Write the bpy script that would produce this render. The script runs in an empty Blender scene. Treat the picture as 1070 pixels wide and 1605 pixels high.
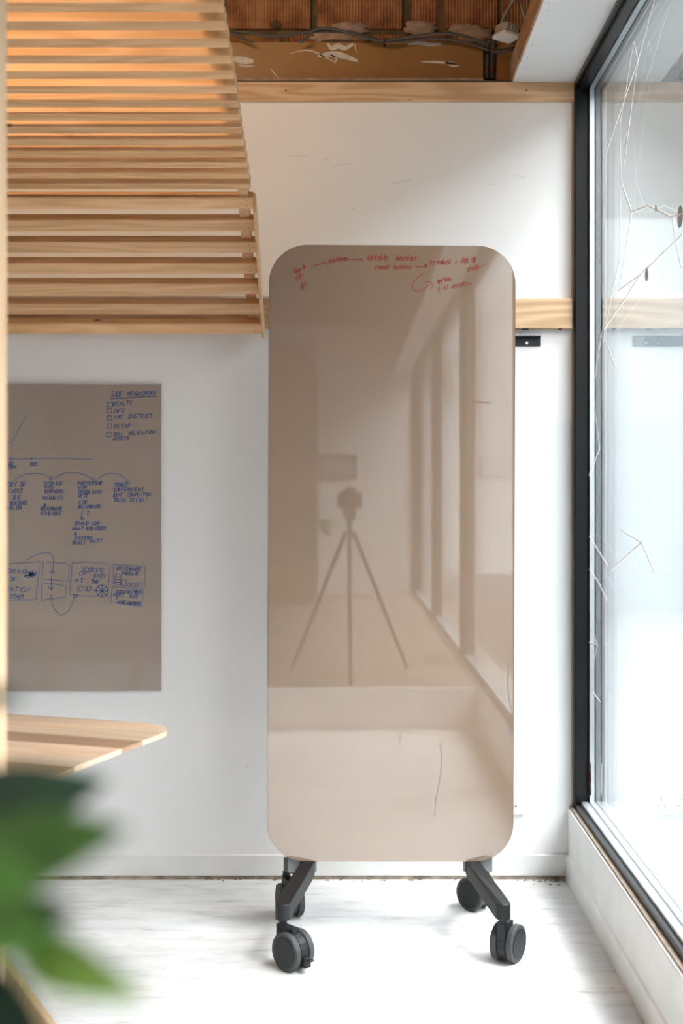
import bpy, bmesh, math, random
from mathutils import Vector, Matrix
R = math.radians
F, CX, CY, H = 1936.0, 560.0, 780.0, 1.244      # focal length (px), vanishing point, eye height
scene = bpy.context.scene
col = scene.collection

# ------------------------------------------------------------ camera, world, exposure
cam_d = bpy.data.cameras.new('camera'); cam = bpy.data.objects.new('camera', cam_d); col.objects.link(cam)
cam.location = (0, 0, H); cam.rotation_euler = (R(90), 0, 0)
cam_d.sensor_width = 36; cam_d.sensor_height = 36; cam_d.sensor_fit = 'AUTO'
cam_d.lens = 36 * F / 1605
cam_d.shift_x = (535 - CX) / 1605; cam_d.shift_y = (CY - 802.5) / 1605
cam_d.clip_start = 0.01
cam_d.dof.use_dof = True; cam_d.dof.focus_distance = 3.52; cam_d.dof.aperture_fstop = 2.8
scene.camera = cam

SKY = 17.0
w = bpy.data.worlds.new('overcast_sky'); scene.world = w; w.use_nodes = True
nt = w.node_tree; nt.nodes.clear()
tc = nt.nodes.new('ShaderNodeTexCoord'); sx = nt.nodes.new('ShaderNodeSeparateXYZ')
mr = nt.nodes.new('ShaderNodeMapRange'); mr.inputs['From Min'].default_value = 0; mr.inputs['From Max'].default_value = 1
mr.inputs['To Min'].default_value = 0.45 * SKY; mr.inputs['To Max'].default_value = SKY
bg = nt.nodes.new('ShaderNodeBackground'); bg.inputs['Color'].default_value = (0.925, 0.968, 1.0, 1)
wo = nt.nodes.new('ShaderNodeOutputWorld')
nt.links.new(tc.outputs['Generated'], sx.inputs[0]); nt.links.new(sx.outputs['Z'], mr.inputs['Value'])
nt.links.new(mr.outputs[0], bg.inputs['Strength']); nt.links.new(bg.outputs[0], wo.inputs['Surface'])

sun_d = bpy.data.lights.new('hazy_sun', 'SUN'); sun_d.energy = 3.8; sun_d.angle = R(16); sun_d.color = (1.0, 0.985, 0.96)
sun = bpy.data.objects.new('hazy_sun', sun_d); col.objects.link(sun); sun.location = (6, -4, 9)
sun.rotation_euler = Vector((0.40, -0.30, 0.866)).to_track_quat('Z', 'Y').to_euler()

vs = scene.view_settings
vs.view_transform = 'Standard'; vs.look = 'None'; vs.exposure = -0.04; vs.gamma = 1.0; vs.use_curve_mapping = False
cy = scene.cycles
cy.use_denoising = True; cy.max_bounces = 12; cy.diffuse_bounces = 6; cy.glossy_bounces = 5
cy.transparent_max_bounces = 16; cy.sample_clamp_indirect = 8.0; cy.caustics_reflective = False; cy.caustics_refractive = False

# ------------------------------------------------------------ helpers
def at(x, y, d):
    "point seen at photo pixel (x, y) when it stands d metres in front of the lens"
    return Vector(((x - CX) * d / F, d, H + (CY - y) * d / F))

def obj(name, bm, mat, parent=None, loc=None, smooth=False):
    me = bpy.data.meshes.new(name)
    bm.normal_update(); bm.to_mesh(me); bm.free()
    if smooth:
        for p in me.polygons: p.use_smooth = True
    if mat: me.materials.append(mat)
    o = bpy.data.objects.new(name, me); col.objects.link(o)
    if parent: o.parent = parent
    if loc is not None: o.location = loc
    return o

def tag(o, label=None, cat=None, group=None, kind=None):
    if label: o['label'] = label
    if cat: o['category'] = cat
    if group: o['group'] = group
    if kind: o['kind'] = kind
    return o

def empty(name, loc=(0, 0, 0), rot=(0, 0, 0)):
    o = bpy.data.objects.new(name, None); o.empty_display_size = 0.05; col.objects.link(o)
    o.location = loc; o.rotation_euler = rot
    return o

def add_box(bm, x0, x1, y0, y1, z0, z1, bev=0.0, seg=1):
    vs_ = [bm.verts.new((x, y, z)) for x in (x0, x1) for y in (y0, y1) for z in (z0, z1)]
    fs = []
    for q in ((0, 1, 3, 2), (4, 6, 7, 5), (0, 4, 5, 1), (2, 3, 7, 6), (0, 2, 6, 4), (1, 5, 7, 3)):
        fs.append(bm.faces.new([vs_[i] for i in q]))
    if bev > 0:
        es = list({e for f_ in fs for e in f_.edges})
        bmesh.ops.bevel(bm, geom=es, offset=bev, segments=seg, affect='EDGES', profile=0.6)
    return bm

def box(x0, x1, y0, y1, z0, z1, bev=0.0, seg=1):
    return add_box(bmesh.new(), x0, x1, y0, y1, z0, z1, bev, seg)

def add_prism(bm, pts, z0, z1):
    "pts: list of (x, y); extruded z0..z1; z0/z1 may be functions of (x, y)"
    fa = z0 if callable(z0) else (lambda x, y: z0)
    fb = z1 if callable(z1) else (lambda x, y: z1)
    a = [bm.verts.new((x, y, fa(x, y))) for x, y in pts]; b = [bm.verts.new((x, y, fb(x, y))) for x, y in pts]
    n = len(pts)
    bm.faces.new(a[::-1]); bm.faces.new(b)
    for i in range(n):
        bm.faces.new((a[i], a[(i + 1) % n], b[(i + 1) % n], b[i]))
    return bm

def catmull(pts, n=6):
    P = [Vector(p) for p in pts]
    if len(P) < 3: return P
    out = []
    for i in range(len(P) - 1):
        p0 = P[max(i - 1, 0)]; p1 = P[i]; p2 = P[i + 1]; p3 = P[min(i + 2, len(P) - 1)]
        for k in range(n):
            t = k / n
            out.append(0.5 * ((2 * p1) + (p2 - p0) * t + (2 * p0 - 5 * p1 + 4 * p2 - p3) * t * t + (3 * p1 - p0 - 3 * p2 + p3) * t ** 3))
    out.append(P[-1]); return out

def add_tube(bm, pts, r, seg=8, caps=True):
    P = [Vector(p) for p in pts]; rings = []
    up = Vector((0.13, 0.21, 0.97))
    for i, p in enumerate(P):
        t = (P[min(i + 1, len(P) - 1)] - P[max(i - 1, 0)]).normalized()
        u = t.cross(up)
        if u.length < 1e-4: u = t.cross(Vector((1, 0, 0)))
        u.normalize(); v = t.cross(u)
        rr = r(i / (len(P) - 1)) if callable(r) else r
        rings.append([bm.verts.new(p + rr * (math.cos(a) * u + math.sin(a) * v)) for a in [2 * math.pi * k / seg for k in range(seg)]])
    for a, b in zip(rings, rings[1:]):
        for k in range(seg): bm.faces.new((a[k], a[(k + 1) % seg], b[(k + 1) % seg], b[k]))
    if caps: bm.faces.new(rings[0][::-1]); bm.faces.new(rings[-1])
    return bm

def tube(pts, r, seg=8): return add_tube(bmesh.new(), pts, r, seg)

def add_lathe(bm, prof, center, axis, seg=32):
    "prof: list of (radius, t along axis)"
    ax = Vector(axis).normalized(); c = Vector(center)
    u = ax.cross(Vector((0, 0, 1)))
    if u.length < 1e-3: u = Vector((1, 0, 0))
    u.normalize(); v = ax.cross(u); rings = []
    for rad, t in prof:
        rings.append([bm.verts.new(c + ax * t + rad * (math.cos(2 * math.pi * k / seg) * u + math.sin(2 * math.pi * k / seg) * v)) for k in range(seg)])
    for a, b in zip(rings, rings[1:]):
        for k in range(seg): bm.faces.new((a[k], a[(k + 1) % seg], b[(k + 1) % seg], b[k]))
    bm.faces.new(rings[0][::-1]); bm.faces.new(rings[-1])
    bmesh.ops.recalc_face_normals(bm, faces=bm.faces)
    return bm

# ------------------------------------------------------------ materials
def new_mat(name):
    m = bpy.data.materials.new(name); m.use_nodes = True
    return m, m.node_tree, m.node_tree.nodes['Principled BSDF']

def plain(name, c, rough=0.5, metal=0.0, spec=0.5, var=0.0, vscale=6.0, bump=0.0, bscale=60.0, c2=None):
    m, t, b = new_mat(name)
    b.inputs['Base Color'].default_value = (*c, 1); b.inputs['Roughness'].default_value = rough
    b.inputs['Metallic'].default_value = metal; b.inputs['Specular IOR Level'].default_value = spec
    co = t.nodes.new('ShaderNodeTexCoord')
    if var > 0:
        n = t.nodes.new('ShaderNodeTexNoise'); n.inputs['Scale'].default_value = vscale; n.inputs['Detail'].default_value = 6
        r = t.nodes.new('ShaderNodeValToRGB'); r.color_ramp.elements[0].position = 0.35; r.color_ramp.elements[1].position = 0.68
        d = c2 or tuple(x * (1 - var) for x in c)
        r.color_ramp.elements[0].color = (*d, 1); r.color_ramp.elements[1].color = (*c, 1)
        t.links.new(co.outputs['Object'], n.inputs['Vector']); t.links.new(n.outputs['Fac'], r.inputs[0]); t.links.new(r.outputs[0], b.inputs['Base Color'])
    if bump > 0:
        n = t.nodes.new('ShaderNodeTexNoise'); n.inputs['Scale'].default_value = bscale; n.inputs['Detail'].default_value = 4
        bp = t.nodes.new('ShaderNodeBump'); bp.inputs['Strength'].default_value = bump; bp.inputs['Distance'].default_value = 0.004
        t.links.new(co.outputs['Object'], n.inputs['Vector']); t.links.new(n.outputs['Fac'], bp.inputs['Height']); t.links.new(bp.outputs[0], b.inputs['Normal'])
    return m

def wood(name, light, dark, axis='X', rough=0.55, knots=True, contrast=1.0, coat=0.0):
    m, t, b = new_mat(name); N = t.nodes.new; L = t.links.new
    co = N('ShaderNodeTexCoord'); oi = N('ShaderNodeObjectInfo')
    mul = N('ShaderNodeVectorMath'); mul.operation = 'SCALE'; mul.inputs[0].default_value = (37.0, 11.0, 23.0)
    L(oi.outputs['Random'], mul.inputs['Scale'])
    add = N('ShaderNodeVectorMath'); add.operation = 'ADD'; L(co.outputs['Object'], add.inputs[0]); L(mul.outputs[0], add.inputs[1])
    def mapped(s_long, s_cross):
        mp = N('ShaderNodeMapping'); s = [s_cross] * 3; s['XYZ'.index(axis)] = s_long
        mp.inputs['Scale'].default_value = s; L(add.outputs[0], mp.inputs['Vector']); return mp
    n1 = N('ShaderNodeTexNoise'); n1.inputs['Scale'].default_value = 1.0; n1.inputs['Detail'].default_value = 5; n1.inputs['Roughness'].default_value = 0.6
    L(mapped(1.2, 85).outputs[0], n1.inputs['Vector'])
    n2 = N('ShaderNodeTexNoise'); n2.inputs['Scale'].default_value = 1.0; n2.inputs['Detail'].default_value = 2
    L(mapped(1.1, 12).outputs[0], n2.inputs['Vector'])
    # growth rings : sine of a slow noise field
    mu = N('ShaderNodeMath'); mu.operation = 'MULTIPLY'; mu.inputs[1].default_value = 46; L(n2.outputs['Fac'], mu.inputs[0])
    si = N('ShaderNodeMath'); si.operation = 'SINE'; L(mu.outputs[0], si.inputs[0])
    m1 = N('ShaderNodeMath'); m1.operation = 'MULTIPLY_ADD'; m1.inputs[1].default_value = 0.17 * contrast; L(si.outputs[0], m1.inputs[0]); L(n1.outputs['Fac'], m1.inputs[2])
    ra = N('ShaderNodeValToRGB'); ra.color_ramp.elements[0].position = 0.28; ra.color_ramp.elements[1].position = 0.72
    ra.color_ramp.elements[0].color = (*dark, 1); ra.color_ramp.elements[1].color = (*light, 1); L(m1.outputs[0], ra.inputs[0])
    # per-board tone
    hs = N('ShaderNodeHueSaturation'); mrv = N('ShaderNodeMapRange'); mrv.inputs['To Min'].default_value = 0.88; mrv.inputs['To Max'].default_value = 1.07
    L(oi.outputs['Random'], mrv.inputs['Value']); L(mrv.outputs[0], hs.inputs['Value']); L(ra.outputs[0], hs.inputs['Color'])
    outc = hs.outputs[0]
    if knots:
        vo = N('ShaderNodeTexVoronoi'); vo.inputs['Scale'].default_value = 1.0; vo.inputs['Randomness'].default_value = 1.0
        L(mapped(6.0, 13).outputs[0], vo.inputs['Vector'])
        kr = N('ShaderNodeValToRGB'); kr.color_ramp.elements[0].position = 0.05; kr.color_ramp.elements[1].position = 0.11
        kr.color_ramp.elements[0].color = (1, 1, 1, 1); kr.color_ramp.elements[1].color = (0, 0, 0, 1); L(vo.outputs['Distance'], kr.inputs[0])
        sp = N('ShaderNodeSeparateColor'); L(vo.outputs['Color'], sp.inputs[0])
        gt = N('ShaderNodeMath'); gt.operation = 'GREATER_THAN'; gt.inputs[1].default_value = 0.38; L(sp.outputs[0], gt.inputs[0])
        km = N('ShaderNodeMath'); km.operation = 'MULTIPLY'; L(kr.outputs[0], km.inputs[0]); L(gt.outputs[0], km.inputs[1])
        mx = N('ShaderNodeMix'); mx.data_type = 'RGBA'; L(km.outputs[0], mx.inputs[0]); L(outc, mx.inputs[6]); mx.inputs[7].default_value = (0.13, 0.055, 0.025, 1)
        outc = mx.outputs[2]
    L(outc, b.inputs['Base Color']); b.inputs['Roughness'].default_value = rough
    if coat: b.inputs['Coat Weight'].default_value = coat; b.inputs['Coat Roughness'].default_value = 0.2
    bp = N('ShaderNodeBump'); bp.inputs['Strength'].default_value = 0.15; bp.inputs['Distance'].default_value = 0.002
    L(n1.outputs['Fac'], bp.inputs['Height']); L(bp.outputs[0], b.inputs['Normal'])
    return m

def painted_wall(name, c, scuff):
    m, t, b = new_mat(name); N = t.nodes.new; L = t.links.new
    co = N('ShaderNodeTexCoord')
    mp = N('ShaderNodeMapping'); mp.inputs['Scale'].default_value = (7, 7, 26); mp.inputs['Rotation'].default_value = (0, R(9), 0); L(co.outputs['Object'], mp.inputs['Vector'])
    n = N('ShaderNodeTexNoise'); n.inputs['Scale'].default_value = 1.0; n.inputs['Detail'].default_value = 3; L(mp.outputs[0], n.inputs['Vector'])
    r = N('ShaderNodeValToRGB'); r.color_ramp.elements[0].position = 0.76; r.color_ramp.elements[1].position = 0.80
    r.color_ramp.elements[0].color = (0, 0, 0, 1); r.color_ramp.elements[1].color = (1, 1, 1, 1); L(n.outputs['Fac'], r.inputs[0])
    n2 = N('ShaderNodeTexNoise'); n2.inputs['Scale'].default_value = 2.2; n2.inputs['Detail'].default_value = 5; L(co.outputs['Object'], n2.inputs['Vector'])
    r2 = N('ShaderNodeValToRGB'); r2.color_ramp.elements[0].position = 0.3; r2.color_ramp.elements[1].position = 0.7
    r2.color_ramp.elements[0].color = (*[x * 0.975 for x in c], 1); r2.color_ramp.elements[1].color = (*c, 1); L(n2.outputs['Fac'], r2.inputs[0])
    mx = N('ShaderNodeMix'); mx.data_type = 'RGBA'; L(r.outputs[0], mx.inputs[0]); L(r2.outputs[0], mx.inputs[6]); mx.inputs[7].default_value = (*scuff, 1)
    L(mx.outputs[2], b.inputs['Base Color']); b.inputs['Roughness'].default_value = 0.55; b.inputs['Specular IOR Level'].default_value = 0.3
    return m

def floor_mat():
    m, t, b = new_mat('white_painted_floor'); N = t.nodes.new; L = t.links.new
    co = N('ShaderNodeTexCoord')
    mp = N('ShaderNodeMapping'); mp.inputs['Scale'].default_value = (3.0, 11.0, 1); L(co.outputs['Object'], mp.inputs['Vector'])
    n = N('ShaderNodeTexNoise'); n.inputs['Scale'].default_value = 2.0; n.inputs['Detail'].default_value = 9; n.inputs['Roughness'].default_value = 0.68; L(mp.outputs[0], n.inputs['Vector'])
    r = N('ShaderNodeValToRGB'); e = r.color_ramp.elements
    e[0].position = 0.30; e[0].color = (0.48, 0.47, 0.455, 1); e[1].position = 0.55; e[1].color = (0.735, 0.735, 0.73, 1)
    e2 = r.color_ramp.elements.new(0.42); e2.color = (0.645, 0.64, 0.63, 1); L(n.outputs['Fac'], r.inputs[0])
    mp2 = N('ShaderNodeMapping'); mp2.inputs['Scale'].default_value = (9, 38, 1); L(co.outputs['Object'], mp2.inputs['Vector'])
    n2 = N('ShaderNodeTexNoise'); n2.inputs['Scale'].default_value = 2.0; n2.inputs['Detail'].default_value = 2; L(mp2.outputs[0], n2.inputs['Vector'])
    r2 = N('ShaderNodeValToRGB'); r2.color_ramp.elements[0].position = 0.74; r2.color_ramp.elements[1].position = 0.78
    r2.color_ramp.elements[0].color = (0, 0, 0, 1); r2.color_ramp.elements[1].color = (1, 1, 1, 1); L(n2.outputs['Fac'], r2.inputs[0])
    mx = N('ShaderNodeMix'); mx.data_type = 'RGBA'; L(r2.outputs[0], mx.inputs[0]); L(r.outputs[0], mx.inputs[6]); mx.inputs[7].default_value = (0.33, 0.30, 0.27, 1)
    L(mx.outputs[2], b.inputs['Base Color']); b.inputs['Roughness'].default_value = 0.5; b.inputs['Specular IOR Level'].default_value = 0.35
    bp = N('ShaderNodeBump'); bp.inputs['Strength'].default_value = 0.12; bp.inputs['Distance'].default_value = 0.003
    L(n.outputs['Fac'], bp.inputs['Height']); L(bp.outputs[0], b.inputs['Normal'])
    return m

def glass_mat():
    "half of a double-glazed unit per face: clear glass with the reflectance of two glass surfaces"
    m = bpy.data.materials.new('clear_glazing'); m.use_nodes = True; t = m.node_tree; t.nodes.clear(); N = t.nodes.new; L = t.links.new
    g = N('ShaderNodeNewGeometry'); dp = N('ShaderNodeVectorMath'); dp.operation = 'DOT_PRODUCT'; L(g.outputs['Incoming'], dp.inputs[0]); L(g.outputs['Normal'], dp.inputs[1])
    ab = N('ShaderNodeMath'); ab.operation = 'ABSOLUTE'; L(dp.outputs['Value'], ab.inputs[0])
    om = N('ShaderNodeMath'); om.operation = 'SUBTRACT'; om.inputs[0].default_value = 1.0; L(ab.outputs[0], om.inputs[1])
    pw = N('ShaderNodeMath'); pw.operation = 'POWER'; pw.inputs[1].default_value = 5.3; L(om.outputs[0], pw.inputs[0])
    fr = N('ShaderNodeMath'); fr.operation = 'MULTIPLY_ADD'; fr.inputs[1].default_value = 0.96; fr.inputs[2].default_value = 0.04; L(pw.outputs[0], fr.inputs[0])
    a1 = N('ShaderNodeMath'); a1.operation = 'ADD'; a1.inputs[1].default_value = 1.0; L(fr.outputs[0], a1.inputs[0])
    dv = N('ShaderNodeMath'); dv.operation = 'DIVIDE'; L(fr.outputs[0], dv.inputs[0]); L(a1.outputs[0], dv.inputs[1])
    tw = N('ShaderNodeMath'); tw.operation = 'MULTIPLY'; tw.inputs[1].default_value = 2.0; L(dv.outputs[0], tw.inputs[0])
    tr = N('ShaderNodeBsdfTransparent'); tr.inputs['Color'].default_value = (0.97, 0.985, 0.985, 1)
    gl = N('ShaderNodeBsdfGlossy'); gl.inputs['Roughness'].default_value = 0.0; gl.inputs['Color'].default_value = (0.97, 0.99, 1, 1)
    mx = N('ShaderNodeMixShader'); o = N('ShaderNodeOutputMaterial')
    L(tw.outputs[0], mx.inputs[0]); L(tr.outputs[0], mx.inputs[1]); L(gl.outputs[0], mx.inputs[2]); L(mx.outputs[0], o.inputs[0])
    return m

def brick_mat():
    m, t, b = new_mat('grooved_terracotta'); N = t.nodes.new; L = t.links.new
    co = N('ShaderNodeTexCoord'); oi = N('ShaderNodeObjectInfo')
    sep = N('ShaderNodeSeparateXYZ'); L(co.outputs['Object'], sep.inputs[0])
    mu = N('ShaderNodeMath'); mu.operation = 'MULTIPLY'; mu.inputs[1].default_value = 2 * math.pi / 0.0105; L(sep.outputs[0], mu.inputs[0])
    si = N('ShaderNodeMath'); si.operation = 'SINE'; L(mu.outputs[0], si.inputs[0])
    n = N('ShaderNodeTexNoise'); n.inputs['Scale'].default_value = 14; n.inputs['Detail'].default_value = 7; L(co.outputs['Object'], n.inputs['Vector'])
    r = N('ShaderNodeValToRGB'); e = r.color_ramp.elements
    e[0].position = 0.28; e[0].color = (0.16, 0.06, 0.026, 1); e[1].position = 0.72; e[1].color = (0.50, 0.26, 0.12, 1)
    e2 = e.new(0.5); e2.color = (0.35, 0.15, 0.06, 1); L(n.outputs['Fac'], r.inputs[0])
    ms = N('ShaderNodeMath'); ms.operation = 'MULTIPLY_ADD'; ms.inputs[1].default_value = 0.16; ms.inputs[2].default_value = 0.88; L(si.outputs[0], ms.inputs[0])
    hs = N('ShaderNodeHueSaturation'); L(ms.outputs[0], hs.inputs['Value']); L(r.outputs[0], hs.inputs['Color'])
    mh = N('ShaderNodeMapRange'); mh.inputs['To Min'].default_value = 0.485; mh.inputs['To Max'].default_value = 0.515; L(oi.outputs['Random'], mh.inputs['Value']); L(mh.outputs[0], hs.inputs['Hue'])
    L(hs.outputs[0], b.inputs['Base Color']); b.inputs['Roughness'].default_value = 0.8
    bp = N('ShaderNodeBump'); bp.inputs['Strength'].default_value = 0.5; bp.inputs['Distance'].default_value = 0.004
    L(si.outputs[0], bp.inputs['Height']); L(bp.outputs[0], b.inputs['Normal'])
    return m

def board_mat(name, c, spec):
    m, t, b = new_mat(name)
    b.inputs['Base Color'].default_value = (*c, 1); b.inputs['Roughness'].default_value = 0.07
    b.inputs['IOR'].default_value = 2.35; b.inputs['Specular IOR Level'].default_value = spec
    N = t.nodes.new; co = N('ShaderNodeTexCoord')
    mp = N('ShaderNodeMapping'); mp.inputs['Scale'].default_value = (5, 5, 1.2); t.links.new(co.outputs['Object'], mp.inputs['Vector'])
    n = N('ShaderNodeTexNoise'); n.inputs['Scale'].default_value = 2.0; n.inputs['Detail'].default_value = 4; t.links.new(mp.outputs[0], n.inputs['Vector'])
    r = N('ShaderNodeMapRange'); r.inputs['To Min'].default_value = 0.0; r.inputs['To Max'].default_value = 0.02
    t.links.new(n.outputs['Fac'], r.inputs['Value']); t.links.new(r.outputs[0], b.inputs['Roughness'])
    return m

def emit(name, c, s):
    m = bpy.data.materials.new(name); m.use_nodes = True; t = m.node_tree; t.nodes.clear()
    e = t.nodes.new('ShaderNodeEmission'); e.inputs['Color'].default_value = (*c, 1); e.inputs['Strength'].default_value = s
    o = t.nodes.new('ShaderNodeOutputMaterial'); t.links.new(e.outputs[0], o.inputs[0]); return m

M = {}
M['wall'] = painted_wall('white_wall_paint', (0.86, 0.86, 0.86), (0.60, 0.58, 0.57))
M['floor'] = floor_mat()
M['trim'] = plain('white_gloss_paint', (0.80, 0.80, 0.79), 0.4, var=0.08, vscale=9, bump=0.05, bscale=30)
M['soffit'] = plain('white_plasterboard', (0.80, 0.80, 0.80), 0.7, var=0.03, vscale=5)
M['plaster'] = plain('pink_bare_plaster', (0.50, 0.36, 0.28), 0.9, var=0.35, vscale=30, bump=0.5, bscale=80)
M['pine'] = wood('pine_slat', (0.80, 0.495, 0.27), (0.64, 0.365, 0.17), 'X', 0.5)
M['pine_strip'] = wood('pine_wall_strip', (0.74, 0.52, 0.32), (0.58, 0.37, 0.20), 'X', 0.55, contrast=1.6)
M['pine_post'] = wood('pine_post_wood', (0.82, 0.56, 0.35), (0.70, 0.45, 0.25), 'Z', 0.5, knots=False)
M['batten'] = wood('pine_batten_wood', (0.42, 0.24, 0.12), (0.30, 0.15, 0.07), 'Y', 0.6, knots=False)
M['table_a'] = wood('lacquered_pale_ash', (0.86, 0.64, 0.46), (0.76, 0.53, 0.35), 'X', 0.25, knots=False, contrast=0.7, coat=0.3)
M['table_b'] = wood('lacquered_brown_ash', (0.54, 0.335, 0.20), (0.44, 0.255, 0.145), 'X', 0.25, knots=False, contrast=0.7, coat=0.3)
M['table_leg'] = wood('pale_ash_leg', (0.50, 0.34, 0.19), (0.36, 0.22, 0.11), 'Z', 0.5, knots=False)
M['brick'] = brick_mat()
M['mortar'] = plain('brown_mortar', (0.17, 0.12, 0.065), 0.95, var=0.5, vscale=22, bump=0.9, bscale=50)
M['steel_brown'] = plain('brown_painted_steel', (0.35, 0.175, 0.06), 0.38, var=0.22, vscale=3.5, bump=0.05, bscale=20)
M['grey_steel'] = plain('dull_grey_steel', (0.13, 0.115, 0.095), 0.6, var=0.2, vscale=8)
M['paint_white'] = plain('dried_white_paint', (0.72, 0.66, 0.58), 0.7, var=0.25, vscale=40)
M['black_frame'] = plain('black_anodised_frame', (0.007, 0.007, 0.0075), 0.3, spec=0.22)
M['black_rail'] = plain('black_satin_rail', (0.02, 0.021, 0.023), 0.4, spec=1.0)
M['alu'] = plain('aluminium_spacer', (0.75, 0.78, 0.80), 0.3, metal=0.6)
M['seal_pale'] = plain('pale_beige_mastic', (0.50, 0.44, 0.40), 0.8)
M['seal'] = plain('tan_sealant', (0.34, 0.27, 0.21), 0.8, var=0.3, vscale=30)
M['glass'] = glass_mat()
M['vinyl'] = plain('white_vinyl', (0.85, 0.80, 0.77), 0.6)
M['vinyl_grey'] = plain('grey_vinyl', (0.32, 0.38, 0.40), 0.6)
M['board'] = board_mat('taupe_back_painted_glass', (0.297, 0.209, 0.152), 0.5)
M['board_rim'] = plain('dark_bronze_edge', (0.10, 0.06, 0.045), 0.4)
M['wallboard'] = board_mat('taupe_wall_glass', (0.37, 0.305, 0.265), 0.3)
M['black'] = plain('black_powder_coat', (0.010, 0.010, 0.011), 0.45, spec=0.38, bump=0.06, bscale=400)
M['tyre'] = plain('grey_tyre_rubber', (0.045, 0.048, 0.05), 0.6)
M['hub'] = plain('black_plastic_hub', (0.011, 0.012, 0.014), 0.5, spec=0.4)
M['grey_block'] = plain('grey_coated_steel', (0.25, 0.26, 0.27), 0.45)
M['ink_blue'] = plain('blue_marker_ink', (0.03, 0.09, 0.27), 0.4)
M['ink_faint'] = plain('faint_blue_ink', (0.10, 0.15, 0.28), 0.4)
M['ink_red'] = plain('red_marker_ink', (0.30, 0.022, 0.014), 0.4)
M['ink_red_faint'] = plain('faint_red_ink', (0.29, 0.12, 0.085), 0.4)
M['ink_teal'] = plain('faint_teal_ink', (0.13, 0.175, 0.18), 0.4)
M['cable'] = plain('dark_grey_cable_sheath', (0.085, 0.078, 0.072), 0.5)
M['conduit'] = plain('pale_grey_cable_sheath', (0.33, 0.32, 0.31), 0.5)
M['jbox'] = plain('pale_grey_plastic', (0.42, 0.37, 0.33), 0.55, var=0.2, vscale=40)
M['jlid'] = plain('white_plastic_lid', (0.80, 0.77, 0.74), 0.5)
M['red_tape'] = plain('dark_red_tape', (0.12, 0.025, 0.015), 0.5)
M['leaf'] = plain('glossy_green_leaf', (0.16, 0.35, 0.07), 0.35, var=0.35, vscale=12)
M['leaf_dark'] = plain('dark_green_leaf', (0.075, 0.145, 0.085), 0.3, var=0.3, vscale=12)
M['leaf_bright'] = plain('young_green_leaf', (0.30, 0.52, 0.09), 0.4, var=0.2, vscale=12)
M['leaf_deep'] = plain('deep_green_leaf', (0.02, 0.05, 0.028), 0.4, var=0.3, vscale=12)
M['stem'] = plain('brown_green_stem', (0.13, 0.11, 0.04), 0.7)
M['soil'] = plain('dark_soil', (0.03, 0.02, 0.013), 0.95, bump=1, bscale=90)
M['pot'] = plain('white_planter', (0.78, 0.77, 0.75), 0.5)
M['brown_ceiling'] = plain('dark_brown_ceiling_boards', (0.15, 0.088, 0.055), 0.8, var=0.3, vscale=2)
M['brown_wall'] = plain('brown_timber_partition', (0.22, 0.15, 0.11), 0.7, var=0.2, vscale=2)
M['debris'] = plain('brown_gap_dirt', (0.46, 0.37, 0.29), 0.9, var=0.6, vscale=26, bump=0.6)
M['platform'] = plain('brown_platform_floor', (0.33, 0.255, 0.20), 0.5, var=0.25, vscale=3)
M['scuff'] = plain('grey_scuff', (0.66, 0.65, 0.65), 0.7)
M['facade'] = plain('pale_render_facade', (0.155, 0.175, 0.185), 0.9, var=0.12, vscale=0.3)
M['paving'] = plain('grey_paving', (0.10, 0.11, 0.115), 0.9, var=0.1, vscale=0.8)
M['overhang'] = plain('dark_brick_upper_storeys', (0.045, 0.05, 0.05), 0.8)
M['sticker'] = plain('white_sticker', (0.62, 0.62, 0.66), 0.5)
M['sticker_red'] = plain('red_sticker_print', (0.55, 0.02, 0.03), 0.5)
M['sticker_dark'] = plain('dark_sticker_print', (0.06, 0.08, 0.10), 0.5)
M['picture'] = plain('grey_blue_print', (0.45, 0.47, 0.52), 0.5, var=0.3, vscale=9)
M['lamp'] = emit('warm_lamp_tube', (1.0, 0.70, 0.40), 160.0)

# ------------------------------------------------------------ the room
DW = 4.03                 # distance of the far wall
XL, XR, YB, ZC = -3.2, 0.745, -6.1, 3.05
ZS = 2.596                # top of the plastered wall / soffit underside
tag(obj('floor', box(XL, 0.69, 0.35, DW + 0.2, -0.1, 0.0), M['floor']), 'white painted worn floor', None, None, 'structure')
pf = tag(obj('floor_platform', box(XL, 0.69, YB, 0.33, -0.1, 0.22), M['platform']), kind='structure')
obj('riser', box(XL, 0.684, 0.33, 0.35, 0, 0.22, 0.004), M['trim'], pf)
tag(obj('wall_back', box(XL, 0.77, DW, DW + 0.2, 0, ZS), M['wall']), kind='structure')
tag(obj('wall_left', box(XL - 0.1, XL, YB, DW + 0.3, -0.1, ZC), M['wall']), kind='structure')
tag(obj('wall_behind', box(XL - 0.1, 0.9, YB - 0.1, YB, -0.1, ZC), M['wall']), kind='structure')
tag(obj('wall_partition', box(XL, -0.28, -5.0, -4.9, 0.22, 2.75), M['brown_wall']), kind='structure')
tag(obj('ceiling', box(XL - 0.1, 0.95, YB - 0.1, DW + 0.4, ZC, ZC + 0.1), M['brown_ceiling']), kind='structure')
tag(obj('wall_lintel', box(0.722, 0.80, YB, DW + 0.1, ZS + 0.004, ZC), M['overhang']), kind='structure')

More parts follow.
